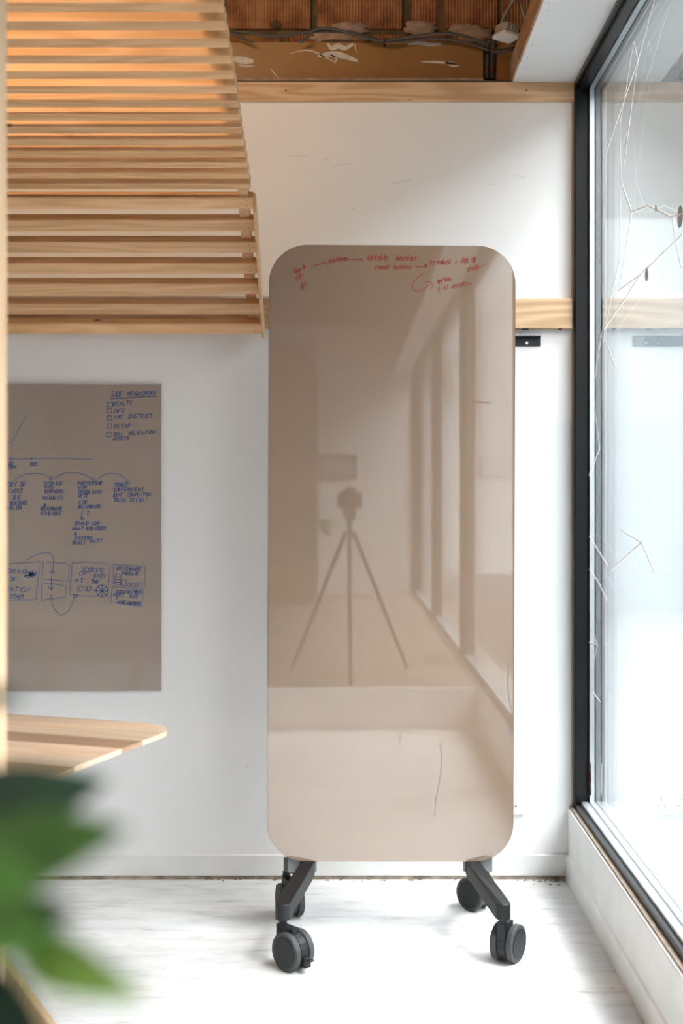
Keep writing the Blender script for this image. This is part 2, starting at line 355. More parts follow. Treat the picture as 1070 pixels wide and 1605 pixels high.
# grooved bricks above the beam
DB = 4.16
wr = tag(obj('wall_upper', box(XL, 0.72, DB + 0.012, DB + 0.14, ZS, ZC), M['mortar']), kind='structure')
def zpx(y, d): return H + (CY - y) * d / F
def xpx(x, d): return (x - CX) * d / F
rows = [((-60, 45), [(-180, -48), (-38, 94), (104, 210), (222, 345), (355, 487), (497, 631), (645, 686), (697, 781), (787, 900)]),
        ((54, 140), [(-110, 20), (32, 160), (172, 300), (312, 440), (452, 572), (584, 700), (712, 840), (852, 900)])]
rb = random.Random(4)
for (ya, yb), xs in rows:
    for xa, xb in xs:
        x0, x1, z0, z1 = xpx(xa, DB), min(xpx(xb, DB), 0.715), max(zpx(yb, DB), ZS + 0.001), min(zpx(ya, DB), ZC - 0.002)
        cx, cz = (x0 + x1) / 2, (z0 + z1) / 2
        obj('brick', box(x0 - cx, x1 - cx, 0, 0.04, z0 - cz, z1 - cz, 0.004), M['brick'], wr, (cx, DB + rb.uniform(-0.004, 0.004), cz))
def blob(cx, cz, rx, rz, d, th, seed, bm=None):
    rr = random.Random(seed); bm = bm or bmesh.new(); n = 22; c = bm.verts.new((cx, d - th, cz)); inner = []; outer = []
    for k in range(n):
        a = 2 * math.pi * k / n; q = 1 + rr.uniform(-0.22, 0.22)
        inner.append(bm.verts.new((cx + 0.75 * rx * q * math.cos(a), d - th * rr.uniform(0.7, 1.0), cz + 0.75 * rz * q * math.sin(a))))
        outer.append(bm.verts.new((cx + rx * q * math.cos(a), d + 0.004, cz + rz * q * math.sin(a))))
    for k in range(n):
        j = (k + 1) % n
        bm.faces.new((c, inner[j], inner[k])); bm.faces.new((inner[k], inner[j], outer[j], outer[k]))
    bmesh.ops.recalc_face_normals(bm, faces=bm.faces)
    return bm
for i, (x, y, rx, ry) in enumerate([(530, 60, 42, 12), (548, 44, 30, 9), (657, 45, 26, 12), (745, 54, 28, 13), (725, 46, 20, 8), (432, 40, 9, 6)]):
    obj('plaster_lump', blob(xpx(x, DB), zpx(y, DB), rx / 465, ry / 465, DB - 0.006, 0.016, i), M['mortar'] if i == 5 else M['plaster'], wr, smooth=True)

# brown steel beam with a notch for the pipes
DBm = 4.10
bm = box(XL, xpx(757, DBm), DBm, DBm + 0.06, zpx(122, DBm), zpx(66, DBm))
add_box(bm, xpx(778, DBm), 0.71, DBm + 0.02, DBm + 0.06, zpx(122, DBm), zpx(66, DBm))
beam = tag(obj('trim_1', bm, M['steel_brown']), kind='structure')
obj('bottom_flange', box(XL, xpx(800, 4.06), 4.06, 4.17, ZS + 0.002, zpx(126, 4.06)), M['grey_steel'], beam)
obj('plaster_ledge', box(XL, xpx(757, 4.075), 4.075, 4.11, zpx(126, 4.075) - 0.002, zpx(122, 4.075)), M['plaster'], beam)

def stroke_mesh(bm, pts, wd, d_fn, taper=False):
    "flat ribbon through points (x, z) lying on the plane y = d_fn"
    P = [Vector((p[0], p[1])) for p in pts]; n = len(P)
    L_, R_ = [], []
    for i, p in enumerate(P):
        t = P[min(i + 1, n - 1)] - P[max(i - 1, 0)]
        if t.length < 1e-9: t = Vector((1, 0))
        t.normalize(); nn = Vector((-t.y, t.x)); ww = wd / 2
        if taper: ww *= 0.25 + 0.95 * math.sin(math.pi * (0.08 + 0.84 * i / max(n - 1, 1)))
        e = t * (wd * 0.3 if i == n - 1 else -wd * 0.3 if i == 0 else 0)
        a, b = p + nn * ww + e, p - nn * ww + e
        L_.append(bm.verts.new((a.x, d_fn, a.y))); R_.append(bm.verts.new((b.x, d_fn, b.y)))
    for i in range(n - 1): bm.faces.new((L_[i], R_[i], R_[i + 1], L_[i + 1]))

def px2(pts, d): return [(xpx(x, d), zpx(y, d)) for x, y in pts]
smears = [([(455, 84), (470, 80), (482, 79), (494, 82), (510, 90), (526, 98)], 2.0), ([(500, 88), (520, 85), (538, 88), (558, 95)], 8), ([(518, 86), (527, 92), (524, 99)], 3),
          ([(366, 92), (380, 95), (394, 96)], 10), ([(372, 102), (385, 104), (398, 103)], 2), ([(424, 108), (430, 116), (436, 122)], 1.5), ([(660, 97), (690, 98), (716, 101)], 3), ([(700, 99), (708, 101), (717, 103)], 6),
          ([(514, 70), (520, 76), (530, 72), (540, 76), (552, 70)], 7), ([(640, 70), (655, 68), (675, 70), (690, 69)], 5), ([(556, 70), (558, 82)], 3)]
for p, wd in smears:
    bm = bmesh.new(); stroke_mesh(bm, catmull([(*q, 0) for q in px2(p, DBm)], 4) if False else [(v.x, v.y) for v in catmull([(q[0], q[1], 0) for q in px2(p, DBm)], 4)], wd / 470, DBm - 0.0015, True)
    obj('paint_smear', bm, M['paint_white'], beam)

# wooden strips on the wall
obj_s = tag(obj('trim_2', box(-1.9, xpx(900, DW), DW - 0.012, DW + 0.02, zpx(158.5, DW - .012), ZS + 0.001, 0.002), M['pine_strip']), kind='structure')
for x in (448, 825):
    bm = bmesh.new(); add_lathe(bm, [(0.0028, 0), (0.0028, 0.002)], at(x, 142, DW - 0.0135), (0, 1, 0), 10); obj('screw_hole', bm, M['black'], obj_s)
st2 = tag(obj('trim_3', box(-1.9, xpx(897, DW - .022), DW - 0.022, DW, zpx(515, DW - .022), zpx(467.5, DW - .022), 0.003, 2), M['pine_strip']), kind='structure')
for x in (819, 824, 876):
    bm = box(xpx(x - 3, DW), xpx(x + 3, DW), DW - 0.02, DW - 0.012, zpx(518, DW), zpx(514, DW)); obj('screw_tip', bm, M['black'], st2)

# skirting and the dirty gap beneath it
tag(obj('baseboard_back', box(XL, 0.685, DW - 0.007, DW, 0.011, 0.0815, 0.003), M['trim']), kind='structure')
tag(obj('trim_4', box(XL, 0.685, DW - 0.004, DW, 0.0, 0.011), M['debris']), kind='structure')
rg = random.Random(9)
crumbs = bmesh.new()
for i in range(70):
    x = rg.uniform(-0.5, 0.66) if i < 35 else 0.67 - abs(rg.gauss(0, 0.06)); y = DW - 0.006 - abs(rg.gauss(0, 0.012 if i < 35 else 0.02)); s = rg.uniform(0.001, 0.0032)
    add_box(crumbs, x - s * 1.6, x + s * 1.6, y - s, y + s, 0, s)
tag(obj('floor_debris', crumbs, M['debris']), 'brown crumbs of dirt along the foot of the white wall', 'dirt', None, 'stuff')

# white kerb under the window
tag(obj('wall_right', box(0.685, 0.90, YB, DW, -0.1, 0.232, 0.006, 2), M['trim']), kind='structure')
bm = bmesh.new()
prof = [(0.678, 0.0), (0.678, 0.066), (0.680, 0.076), (0.6855, 0.084), (0.6855, 0.0)]
vs0 = [bm.verts.new((x, 0.36, z)) for x, z in prof]; vs1 = [bm.verts.new((x, DW - 0.007, z)) for x, z in prof]
for i in range(5): bm.faces.new((vs0[i], vs0[(i + 1) % 5], vs1[(i + 1) % 5], vs1[i]))
bm.faces.new(vs0); bm.faces.new(vs1[::-1]); bmesh.ops.recalc_face_normals(bm, faces=bm.faces)
tag(obj('baseboard_right', bm, M['trim']), kind='structure')
tag(obj('trim_5', box(0.692, 0.706, YB, DW, 0.23, 0.237), M['seal']), kind='structure')
tag(obj('trim_6', box(0.697, 0.7045, DW - 0.004, DW, 0.237, ZS), M['seal_pale']), kind='structure')

# soffit over the window
sf = tag(obj('ceiling_soffit', box(0.506, 0.722, YB, DW, ZS, ZS + 0.013), M['soffit']), kind='structure')
obj('plaster_lip', box(0.506, 0.516, 3.80, DW + 0.06, ZS + 0.013, zpx(88, 4.05)), M['plaster'], sf)
obj('side_batten', box(0.499, 0.5055, YB, 3.84, ZS - 0.001, ZS + 0.078), M['batten'], sf)
obj('side_board', box(0.5055, 0.53, YB, 3.80, ZS + 0.013, ZS + 0.078), M['batten'], sf)
for i in range(11):
    y = 3.95 - i * 0.085 + rg.uniform(-.02, .02); bm = bmesh.new(); add_lathe(bm, [(0.0016, 0), (0.0016, 0.0015)], (0.522 + rg.uniform(0, .006), y, ZS - 0.001), (0, 0, 1), 8); obj('screw_head', bm, M['grey_steel'], sf)

# ------------------------------------------------------------ windows along the right side
ZG0, ZG1 = 0.262, 2.566
def window(n, ya, yb):
    e = tag(empty('window_%d' % n, (0.73, (ya + yb) / 2, 0.235)), kind='structure')
    def part(name, bm, m, parent=e): return obj(name, bm, m, parent, -e.location if parent is e else None)
    for y0, y1 in ((ya, ya + 0.038), (yb - 0.038, yb)):
        part('frame_jamb', box(0.704, 0.745, y0, y1, 0.236, ZS, 0.002), M['black_frame'])
        part('frame_jamb_recess', box(0.745, 0.80, y0, y1, 0.236, ZS), M['black_frame'])
    part('top_rail', box(0.704, 0.745, ya + .038, yb - .038, ZG1 + 0.012, ZS, 0.002), M['black_frame'])
    part('top_bead', box(0.716, 0.745, ya + .038, yb - .038, ZG1, ZG1 + 0.012, 0.003, 2), M['black_frame'])
    part('bottom_rail', box(0.706, 0.745, ya + .038, yb - .038, 0.236, ZG0 - 0.01, 0.003), M['black_rail'])
    part('bottom_bead', box(0.722, 0.745, ya + .038, yb - .038, ZG0 - 0.01, ZG0, 0.002), M['alu'])
    part('outer_sill', box(0.77, 0.80, ya + .038, yb - .038, 0.236, ZG0), M['alu'])
    part('top_outer', box(0.77, 0.80, ya + .038, yb - .038, ZG1, ZS), M['black_frame'])
    sp = bmesh.new()
    for y0, y1, z0, z1 in ((ya + .04, ya + .05, ZG0, ZG1), (yb - .05, yb - .04, ZG0, ZG1), (ya + .05, yb - .05, ZG0 - 0.006, ZG0 + 0.004), (ya + .05, yb - .05, ZG1 - 0.004, ZG1 + 0.006)):
        add_box(sp, 0.7485, 0.7635, y0, y1, z0, z1)
    part('glazing_spacer', sp, M['alu'])
    part('glass_pane', box(0.746, 0.766, ya + .03, yb - .03, ZG0 - .004, ZG1 + .004), M['glass'])
    return e, part
win1, wpart = window(1, 1.62, DW)
for n, (a, b) in enumerate([(-0.84, 1.62), (-3.34, -0.84), (YB, -3.34)]): window(n + 2, a, b)

# white line drawing and dots stuck on the near side of the glass
XG = 0.7445
def gp(x, y):
    d = XG * F / (x - CX); return (d, H + (CY - y) * d / F)
def zo(x, y, x0, y0, s): return (x0 + x / s, y0 + y / s)
vl = []
A = lambda pts: [zo(x, y, 900, 0, 6.17) for x, y in pts]
B_ = lambda pts: [zo(x, y, 900, 240, 5.347) for x, y in pts]
C_ = lambda pts: [zo(x, y, 900, 520, 5.347) for x, y in pts]
D_ = lambda pts: [zo(x, y, 900, 800, 5.347) for x, y in pts]
vl += [A([(765, 0), (600, 600), (475, 960), (295, 1490)]), A([(565, 400), (605, 590), (575, 780), (470, 1600)]), A([(565, 400), (520, 660), (485, 900), (430, 1200), (440, 1600)])]
vl += [B_([(380, 0), (388, 250), (475, 492), (615, 440), (815, 538), (905, 505)]), B_([(815, 538), (845, 740), (890, 960)]), B_([(905, 680), (545, 1025), (370, 1148), (475, 495)]), B_([(545, 1025), (420, 1220), (240, 1480)]), B_([(380, 300), (378, 880), (300, 1200), (230, 1600)])]
vl += [C_([(225, 0), (185, 240), (150, 530), (205, 980), (115, 1210)]), C_([(260, 90), (340, 300)])]
vl += [D_([(120, 215), (270, 460)]), D_([(120, 490), (190, 590), (270, 760)]), D_([(380, 160), (560, 270), (300, 505)]), D_([(560, 270), (665, 520)]), D_([(115, 1105), (185, 1125), (150, 1020)]), D_([(150, 1520), (210, 1605)]), D_([(185, 1125), (160, 1280)])]
for p in vl:
    bm = bmesh.new(); q = [gp(*v) for v in p]
    for (d0, z0), (d1, z1) in zip(q, q[1:]):
        t = Vector((d1 - d0, z1 - z0)).normalized(); nn = Vector((-t.y, t.x)) * 0.0017
        bm.faces.new([bm.verts.new((XG, d0 + nn.x, z0 + nn.y)), bm.verts.new((XG, d0 - nn.x, z0 - nn.y)), bm.verts.new((XG, d1 - nn.x, z1 - nn.y)), bm.verts.new((XG, d1 + nn.x, z1 + nn.y))])
    wpart('vinyl_line', bm, M['vinyl'])
for x, y, r in ((1065, 339, 0.052), (1012.5, 430, 0.036), (1027, 326, 0.018)):
    d, z = gp(x, y); bm = bmesh.new(); add_lathe(bm, [(r * 0.5, 0), (r * 0.5, 0.0006)], (XG + 0.0006, d, z), (1, 0, 0), 28); wpart('vinyl_dot', bm, M['vinyl_grey'])
# maker's sticker on the glazing bar in the corner
yk = DW - 0.0655
wpart('sticker', box(0.7475, 0.7485, yk - 0.012, yk + 0.014, zpx(1246, 3.97), zpx(1196, 3.97)), M['sticker'])
wpart('sticker_print', box(0.7468, 0.7476, yk - 0.011, yk + 0.013, zpx(1225, 3.97), zpx(1211, 3.97)), M['sticker_red'])
wpart('sticker_print', box(0.7468, 0.7476, yk - 0.011, yk + 0.013, zpx(1239, 3.97), zpx(1236, 3.97)), M['sticker_red'])
wpart('sticker_print', box(0.7468, 0.7476, yk - 0.011, yk + 0.013, zpx(1246, 3.97), zpx(1239.5, 3.97)), M['sticker_dark'])

# ------------------------------------------------------------ the street outside
tag(obj('ground_outside', box(0.90, 9.0, -14, 30, -0.3, -0.05), M['paving']), kind='structure')
tag(obj('wall_opposite', box(8.0, 8.4, -14, 30, -0.05, 6.2), M['facade']), kind='structure')
tag(obj('wall_street_end', box(0.0, 8.0, 14, 14.4, -0.05, 4.4), M['facade']), kind='structure')
tag(obj('wall_street_end_upper', box(0.0, 8.0, 14.02, 14.4, 4.4, 11), M['overhang']), kind='structure')

# ------------------------------------------------------------ pine slat canopy
PITCH = 0.0735
cn = tag(empty('slatted_canopy', (-1.0, 3.93, 1.79)), 'curved canopy of pale pine slats hanging over the wall board', 'canopy')
LEN = 1.9
def slat_mesh(h, th):
    bm = box(-LEN, 0, -h / 2, h / 2, 0, th, 0.0022); me = bpy.data.meshes.new('slat'); bm.normal_update(); bm.to_mesh(me); bm.free(); me.materials.append(M['pine']); return me
# local frame of a slat: x along, y along the panel (up), z away from the camera side (back)
me_steep = slat_mesh(0.038, 0.038); me_flat = slat_mesh(0.037, 0.038)
bmn = bmesh.new(); add_lathe(bmn, [(0.0016, 0), (0.0016, 0.001)], (-0.02, -0.009, -0.0008), (0, 0, 1), 6); add_lathe(bmn, [(0.0016, 0), (0.0016, 0.001)], (-0.021, 0.008, -0.0008), (0, 0, 1), 6)
me_nail = bpy.data.meshes.new('nail'); bmn.to_mesh(me_nail); bmn.free(); me_nail.materials.append(M['grey_steel'])
def place_slat(me, d, z, ang, xe):
    # front lower edge on the profile at (d, z); panel direction (forward, up) at angle ang
    t = Vector((0, -math.cos(ang), math.sin(ang))); b = Vector((0, math.sin(ang), math.cos(ang)))  # b: away from the face
    o = bpy.data.objects.new('slat', me); col.objects.link(o); o.parent = cn
    m = Matrix(((1, 0, 0), (0, t.y, b.y), (0, t.z, b.z))).to_4x4()
    c = Vector((xe, d, z)) - cn.location + t * 0.0
    o.matrix_local = Matrix.Translation(c) @ m
    return o
ang1, ang2 = R(48.3), R(8.4)
rs = random.Random(2)
p_d, p_z = 3.93, 1.7988
sl = []
for i in range(7):
    d = 3.93 - i * PITCH * math.cos(ang1); z = 1.781 + i * PITCH * math.sin(ang1)
    xe = -0.3065 + rs.uniform(-0.001, 0.001)
    o = place_slat(me_steep, d, z, ang1 if i > 1 else R(55), xe); sl.append(o)
    n = bpy.data.objects.new('nail', me_nail); col.objects.link(n); n.parent = o
d, z = 3.560, 2.140
for i in range(19):
    xe = -0.3085 + 0.0255 * max(0, (3.55 - d)) / 0.95 + rs.uniform(-0.0012, 0.0012)
    place_slat(me_flat, d, z, ang2, xe)
    d -= PITCH * math.cos(ang2); z += PITCH * math.sin(ang2)
dE, zE = d, z
# ribs behind the slats, outer side plate
def rib(name, x0, x1, off0, off1, tops, mat):
    b1 = Vector((math.sin(ang1), math.cos(ang1))); b2 = Vector((math.sin(ang2), math.cos(ang2)))
    A_, K_, E_ = Vector((3.955, 1.755)), Vector((3.585, 2.128)), Vector((dE, zE))
    if not tops: K_, E_ = Vector((3.632, 2.08)), Vector((3.627, 2.085))
    bk = (b1 + b2).normalized() * 1.05
    lo = [A_ + b1 * off0, K_ + bk * off0, E_ + b2 * off0]; hi = [A_ + b1 * off1, K_ + bk * off1, E_ + b2 * off1]
    bm = bmesh.new(); ring = lo + hi[::-1]
    v0 = [bm.verts.new((x0, p.x, p.y)) for p in ring]; v1 = [bm.verts.new((x1, p.x, p.y)) for p in ring]
    for q in ((0, 1, 4, 5), (1, 2, 3, 4)):
        bm.faces.new([v0[k] for k in q]); bm.faces.new([v1[k] for k in q][::-1])
    for k in range(6): bm.faces.new((v0[k], v0[(k + 1) % 6], v1[(k + 1) % 6], v1[k]))
    bmesh.ops.recalc_face_normals(bm, faces=bm.faces)
    o = obj(name, bm, mat, cn, -cn.location); return o
M['rib'] = wood('pine_rib', (0.76, 0.49, 0.28), (0.62, 0.365, 0.18), 'Z', 0.55)
rib('rib', -0.352, -0.322, 0.0385, 0.085, True, M['rib'])
rib('rib', -1.60, -1.57, 0.0385, 0.085, True, M['rib'])
rib('side_plate', -0.3062, -0.2990, -0.002, 0.055, False, M['rib'])

# warm lamp tube resting above the canopy
lp = tag(empty('tube_lamp', (-0.95, 2.42, 2.96)), 'warm glowing lamp tube above the canopy slats', 'lamp')
bm = bmesh.new(); add_lathe(bm, [(0.014, -0.5), (0.014, 0.5)], (0, 0, 0), (1, 0, 0), 12); obj('tube', bm, M['lamp'], lp, smooth=False)
for sx_ in (-0.5, 0.5):
    bm = bmesh.new(); add_lathe(bm, [(0.017, -0.02), (0.017, 0.02)], (sx_, 0, 0), (1, 0, 0), 12); obj('end_cap', bm, M['jlid'], lp)
    obj('hanger', tube([(sx_, 0, 0.015), (sx_, 0, ZC - 2.96)], 0.003, 6), M['grey_steel'], lp)

# blurred pine post beside the table
ps = tag(empty('pine_post', (-0.50, 1.63, 0)), 'pale pine post standing upright at the left edge of the view', 'post')
obj('shaft', box(-0.045, 0.0255, -0.045, 0.045, 0, 2.62, 0.003), M['pine_post'], ps)
obj('top_plate', box(-0.06, 0.06, -0.06, 0.06, 2.62, 2.64, 0.002), M['pine_post'], ps)

# ------------------------------------------------------------ handwriting
FONT = {
 'A': "022842 1535", 'B': "02082838472505 25433202", 'C': "4738281705133242 ", 'D': "0208284633 330202"[:0] + "02082847433202", 'E': "42020848 0535", 'F': "020848 0535", 'G': "47280705133242452 5"[:0] + "473818060312324525",
 'H': "0208 4248 0545", 'I': "2228", 'J': "48433212 03"[:0] + "4843321203", 'K': "0208 480542", 'L': "080242", 'M': "0208254842"[:0] + "0208244842", 'N': "02084248", 'O': "18060412324446381 8"[:0] + "1806041232444638 3818",
 'P': "020828474505", 'Q': "1806041232444638 3818 2442", 'R': "02082847450542", 'S': "473818071633240312 "[:0] + "4738180716344332120 3"[:0] + "47381807163443321203", 'T': "0848 2822", 'U': "08031232434 8"[:0] + "080312324348", 'V': "082248", 'W': "0812253248",
 'X': "0248 0842", 'Y': "082548 2522", 'Z': "08480242", '0': "1806041232444638 3818", '1': "172822", '2': "071838470242", '3': "08482534432203", '4': "380444 3832", '5': "48080525431202", '7': "084822", '&': "42073847041232 44"[:0] + "421728361304123244",
 '?': "0718384725 2322", '/': "0248", ':': "2425 2627", '"': "1718 3738", '-': "1535", '+': "1535 2327", '.': "2223", ',': "2311",
 'a': "3616051324 3236"[:0] + "36160513 13223336 3632", 'b': "0802 0516364333 1202"[:0] + "080222433505", 'c': "3616051333"[:0] + "3616041232", 'd': "3832 3616041232", 'e': "05453616031232", 'f': "38281712 0535", 'g': "3616051433 363110", 'h': "0802 05163532"[:0] + "0802 051635 3532",
 'i': "1612 1718", 'l': "1812", 'm': "0602 051625 2522 25364532"[:0] + "0602 05162522 25364542", 'n': "0602 05163532", 'o': "16050312323546"[:0] + "160503123335 3516", 'p': "0600 0516363312"[:0] + "0600 05263513", 'r': "0602 051636", 's': "3616053413"[:0] + "361605341202", 't': "181332 0636",
 'u': "06031233 3632", 'v': "062246"[:0] + "061236", 'w': "0612243246", 'x': "0236 0632", 'y': "0613 3610",
}
def text_strokes(txt, size, rng, slant=0.22, jit=0.4, adv=5.4):
    out = []; x = 0.0
    for ch in txt:
        if ch == ' ': x += adv * 0.75; continue
        g = FONT.get(ch) or FONT.get(ch.upper()); 
        if g is None: x += adv; continue
        oy = rng.uniform(-0.3, 0.3); wide = 0
        for s in g.split():
            pts = [(int(s[i]), int(s[i + 1])) for i in range(0, len(s) - 1, 2)]
            q = []
            for a, b in pts:
                wide = max(wide, a)
                yy = (b - 2 + oy + rng.uniform(-jit, jit) * 0.6); q.append(((x + a + rng.uniform(-jit, jit) * 0.6 + slant * yy) * size / 6, yy * size / 6))
            out.append(q)
        x += (wide + 1.5) if wide else 2.5
    return out, x * size / 6

def write(txt, px, py, d, hpx, wpx, mat, parent, inv, wd=0.0026, rot=0.0, seed=1, yoff=0.0):
    "one line of handwriting; its lower left corner at pixel (px, py) on the board plane at depth d, about wpx wide"
    rng = random.Random(seed + int(px * 7 + py))
    k = d / F; st, wtot = text_strokes(txt, hpx * k, rng)
    sx_ = wpx * k / max(wtot, 1e-6); X0, Z0 = xpx(px, d), zpx(py, d); bm = bmesh.new(); c, s = math.cos(rot), math.sin(rot)
    for q in st:
        stroke_mesh(bm, [(X0 + (a * sx_) * c - b * s, Z0 + (a * sx_) * s + b * c) for a, b in q], wd, d - yoff)
    return obj('handwriting', bm, mat, parent, inv)

def draw(lines, d, mat, parent, inv, wd=0.0024, yoff=0.0, name='marker_drawing', smooth=True):
    bm = bmesh.new()
    for l in lines:
        q = px2(l, d)
        if smooth and len(q) > 2: q = [(v.x, v.y) for v in catmull([(a, b, 0) for a, b in q], 5)]
        stroke_mesh(bm, q, wd, d - yoff)
    return obj(name, bm, mat, parent, inv)

# faint scuffs on the white wall
wall_b = bpy.data.objects['wall_back']
for p in ([(452, 245.5), (470, 245), (483, 244.5)], [(508, 250.5), (515, 250)], [(523, 260), (535, 258.5), (550, 256.5)], [(556, 247.5), (559, 247)], [(608, 288.5), (625, 286), (646, 281.5)],
          [(763, 289), (775, 288.5)], [(552, 328), (557.5, 327)], [(668, 238), (672, 237)], [(684, 239), (687, 238)], [(804, 275), (824, 278)], [(386, 1197), (387, 1204)]):
    draw([p], DW, M['scuff'], wall_b, None, 0.0019, 0.0007, 'scuff_mark')

# ------------------------------------------------------------ glass board on the wall
WB = DW - 0.016
wb = tag(empty('wall_board', (xpx(133, WB), WB, zpx(1083, WB))), 'taupe glass writing board on the wall with blue handwritten notes', 'whiteboard')
wi = -wb.location
obj('panel', box(xpx(-228, WB), xpx(253, WB), WB, WB + 0.006, zpx(1083, WB), zpx(602.5, WB), 0.0012), M['wallboard'], wb, wi)
for x in (-180, 205):
    for y in (650, 1040):
        obj('standoff', box(xpx(x, WB) - .02, xpx(x, WB) + .02, WB + 0.006, DW + 0.001, zpx(y, WB) - .02, zpx(y, WB) + .02), M['board_rim'], wb, wi)
ink, fnt = M['ink_blue'], M['ink_faint']
T = lambda t, x, y, h, w_, rot=0.0, m=ink, wd=0.0022: write(t, x, y, WB, h, w_, m, wb, wi, wd, R(rot), 3, 0.0012)
G = lambda ls, m=ink, wd=0.0024, sm=True: draw(ls, WB, m, wb, wi, wd, 0.0010, 'marker_drawing', sm)
T('SIDE', 174, 622, 8.5, 19, 1); T('HEADACHORS', 200, 620, 6, 45, 2); G([[(174, 625), (200, 624), (222, 622), (246, 621.5)]])
for x, y in ((169, 631), (168, 641), (168, 652), (168, 665), (167, 678)):
    G([[(x, y), (x + 7, y - .5), (x + 7, y + 6), (x - .5, y + 6.5), (x, y)]], sm=False, wd=0.0022)
T('REALTY', 177, 636.5, 6, 31, 5); T('MFC', 179, 647, 6, 17, 0); T('MK', 180, 656, 5.5, 13, 2); T('DISTRICT', 202, 655.5, 6, 37, 1)
T('RECAP', 179, 671.5, 6, 27, 3); T('SELL', 178, 683, 5, 16, 1); T('RELEVATION', 202, 682, 5, 42, 3); T('ASSETS', 177, 690.5, 5, 26, 3)
G([[(-40, 694), (16, 693.5)], [(16, 693.5), (20, 690), (30, 672), (42, 651)], [(45, 652), (45.6, 652.6)]], m=fnt)
G([[(-30, 721), (16, 719.5), (75, 718.5), (145, 719.5)], [(16.5, 717), (16.6, 722)], [(50.5, 717), (50.2, 722)]], m=fnt)
T('Q2', 13, 729, 4.5, 8); T('2024', 13, 734.5, 4.5, 13, 2); T('2025', 47, 730, 5, 12)
G([[(24, 752), (36, 745), (56, 742), (70, 744), (79, 750)], [(86, 750), (98, 743), (113, 740), (132, 744), (146, 752)], [(153, 751), (165, 744), (178, 742), (190, 746), (200, 754)]], m=fnt)
for x, y in ((80, 749), (147, 752), (201, 755)): G([[(x - 2, y + 3), (x + 3, y + 2), (x + 1, y - 3), (x - 2, y + 3)]], sm=False)
for t_, x, y, h, w_ in (('HISTORY OF', -8, 763, 7, 50), ('50 MOST', 6, 773, 6, 30), ('BIG', 21, 782.5, 6, 12), ('BUILDINGS', 16, 791.5, 6, 27), ('ENGLISH', 8, 799, 5.5, 26),
    ('SCORING', 68, 761, 5.5, 30), ('WITH', 70, 766.5, 4.5, 15), ('INNOVATION', 69, 773, 5, 31), ('MATURITY', 67, 783, 5.5, 33), ('&', 68, 793, 5, 5), ('BENCHMARK', 64, 800, 5.5, 34), ('AVAILABLE', 63, 807.5, 5.5, 34),
    ('PARTNERSHIP', 122, 760.5, 6, 39), ('WITH', 123, 767, 5, 13), ('CONSULTANT/', 122, 774, 5, 39), ('REST', 123, 780.5, 5.5, 15), ('FOR', 124, 789, 5.5, 13), ('BENCHMARK', 123, 797, 5.5, 36), ('?', 136, 806, 5.5, 4),
    ('DEMAND', 117, 823, 5.5, 22), ('SIDE:', 144, 823, 5, 14), ('WHAT', 113, 831, 5, 19), ('END-USERS', 135, 831, 5, 32), ('&', 116, 838.5, 4.5, 5), ('INVESTORS', 116, 846, 5, 29), ('REALLY', 114, 853, 5.5, 20), ('WANT?', 140, 850.5, 5.5, 21),
    ('VISUALS', 178, 762.5, 6, 21), ('"DIFFERENTIAT', 176, 770.5, 5.5, 50), ('BUT', 178, 778.5, 5.5, 14), ('COMPLETION', 199, 778, 5, 40), ('TRAIN', 178, 786.5, 5.5, 20), ('TO FILL"', 203, 786, 5.5, 28)):
    T(t_, x, y, h, w_, 1.0)
G([[(130, 800), (127.5, 806), (128.5, 811)]], m=fnt); G([[(127, 811), (131.5, 811), (131, 815), (127.5, 815), (127, 811)]], sm=False)
# lower row of sketched boxes
bx_ = lambda p: G([p], m=fnt, sm=False, wd=0.0022)
bx_([(-30, 887), (16, 884), (63, 880), (60, 905), (56, 940), (16, 941), (-30, 943)])
bx_([(68, 880), (66, 900), (65, 907), (85, 909), (107, 911), (109, 886), (104, 883), (73, 881)])
bx_([(66, 913), (65.5, 930), (64.5, 942), (74, 939), (102, 936), (104, 919), (84, 915), (71, 915)])
bx_([(113, 882), (112, 900), (109, 932), (130, 934), (168, 935), (173, 884), (140, 881), (113, 882)])
bx_([(178, 884), (177, 915), (203, 919), (226, 922), (228, 888), (200, 886), (178, 884)])
bx_([(176, 919), (174, 944), (200, 948), (223, 951), (225, 925), (200, 921), (176, 919)])
G([[(43, 877), (58, 869), (74, 866.5), (82, 870), (84, 880), (82, 896)], [(79.5, 932), (84, 952), (96, 964), (108, 956), (117, 937)]], m=fnt)
G([[(80, 896), (86, 896), (82, 899.5), (80, 896)], [(81, 905), (80.5, 924)], [(76, 920), (80.5, 925), (84, 920)], [(115, 932), (122, 932), (121, 936), (115, 936)]], sm=False)
G([[(42, 897), (55, 903)], [(41, 902), (56, 900)], [(46, 895), (51, 905)], [(52, 894.5), (45, 906)], [(39, 903.5), (57, 897)]], sm=False, wd=0.004)
for t_, x, y, h, w_ in (('SCORING', -2, 898, 6, 45), ('OF', 15, 910.5, 6, 12), ('INNOVATION', -18, 926, 7, 66), ('START', 16, 938, 6.5, 22), ('SCORING', 128, 896, 7, 35), ('OF', 124, 901, 6, 15), ('INNOV', 146, 905.5, 6, 20), ('AT', 117, 913, 6.5, 15), ('THE', 142, 914.5, 6, 14), ('END', 121, 925.5, 7, 22),
    ('BENCHMARK', 183, 893.5, 5.5, 38), ('PARSALIS', 191, 901, 5, 26), ('CERTIFICATIONS', 181, 930, 5, 41), ('MUST', 178, 934.5, 5, 16), ('PASS', 203, 937, 5, 13), ('19', 181, 940, 4.5, 6), ('MORE', 184, 946, 4.5, 14), ('COUNTRIES', 199, 948, 4.5, 22)):
    T(t_, x, y, h, w_, -1.5)
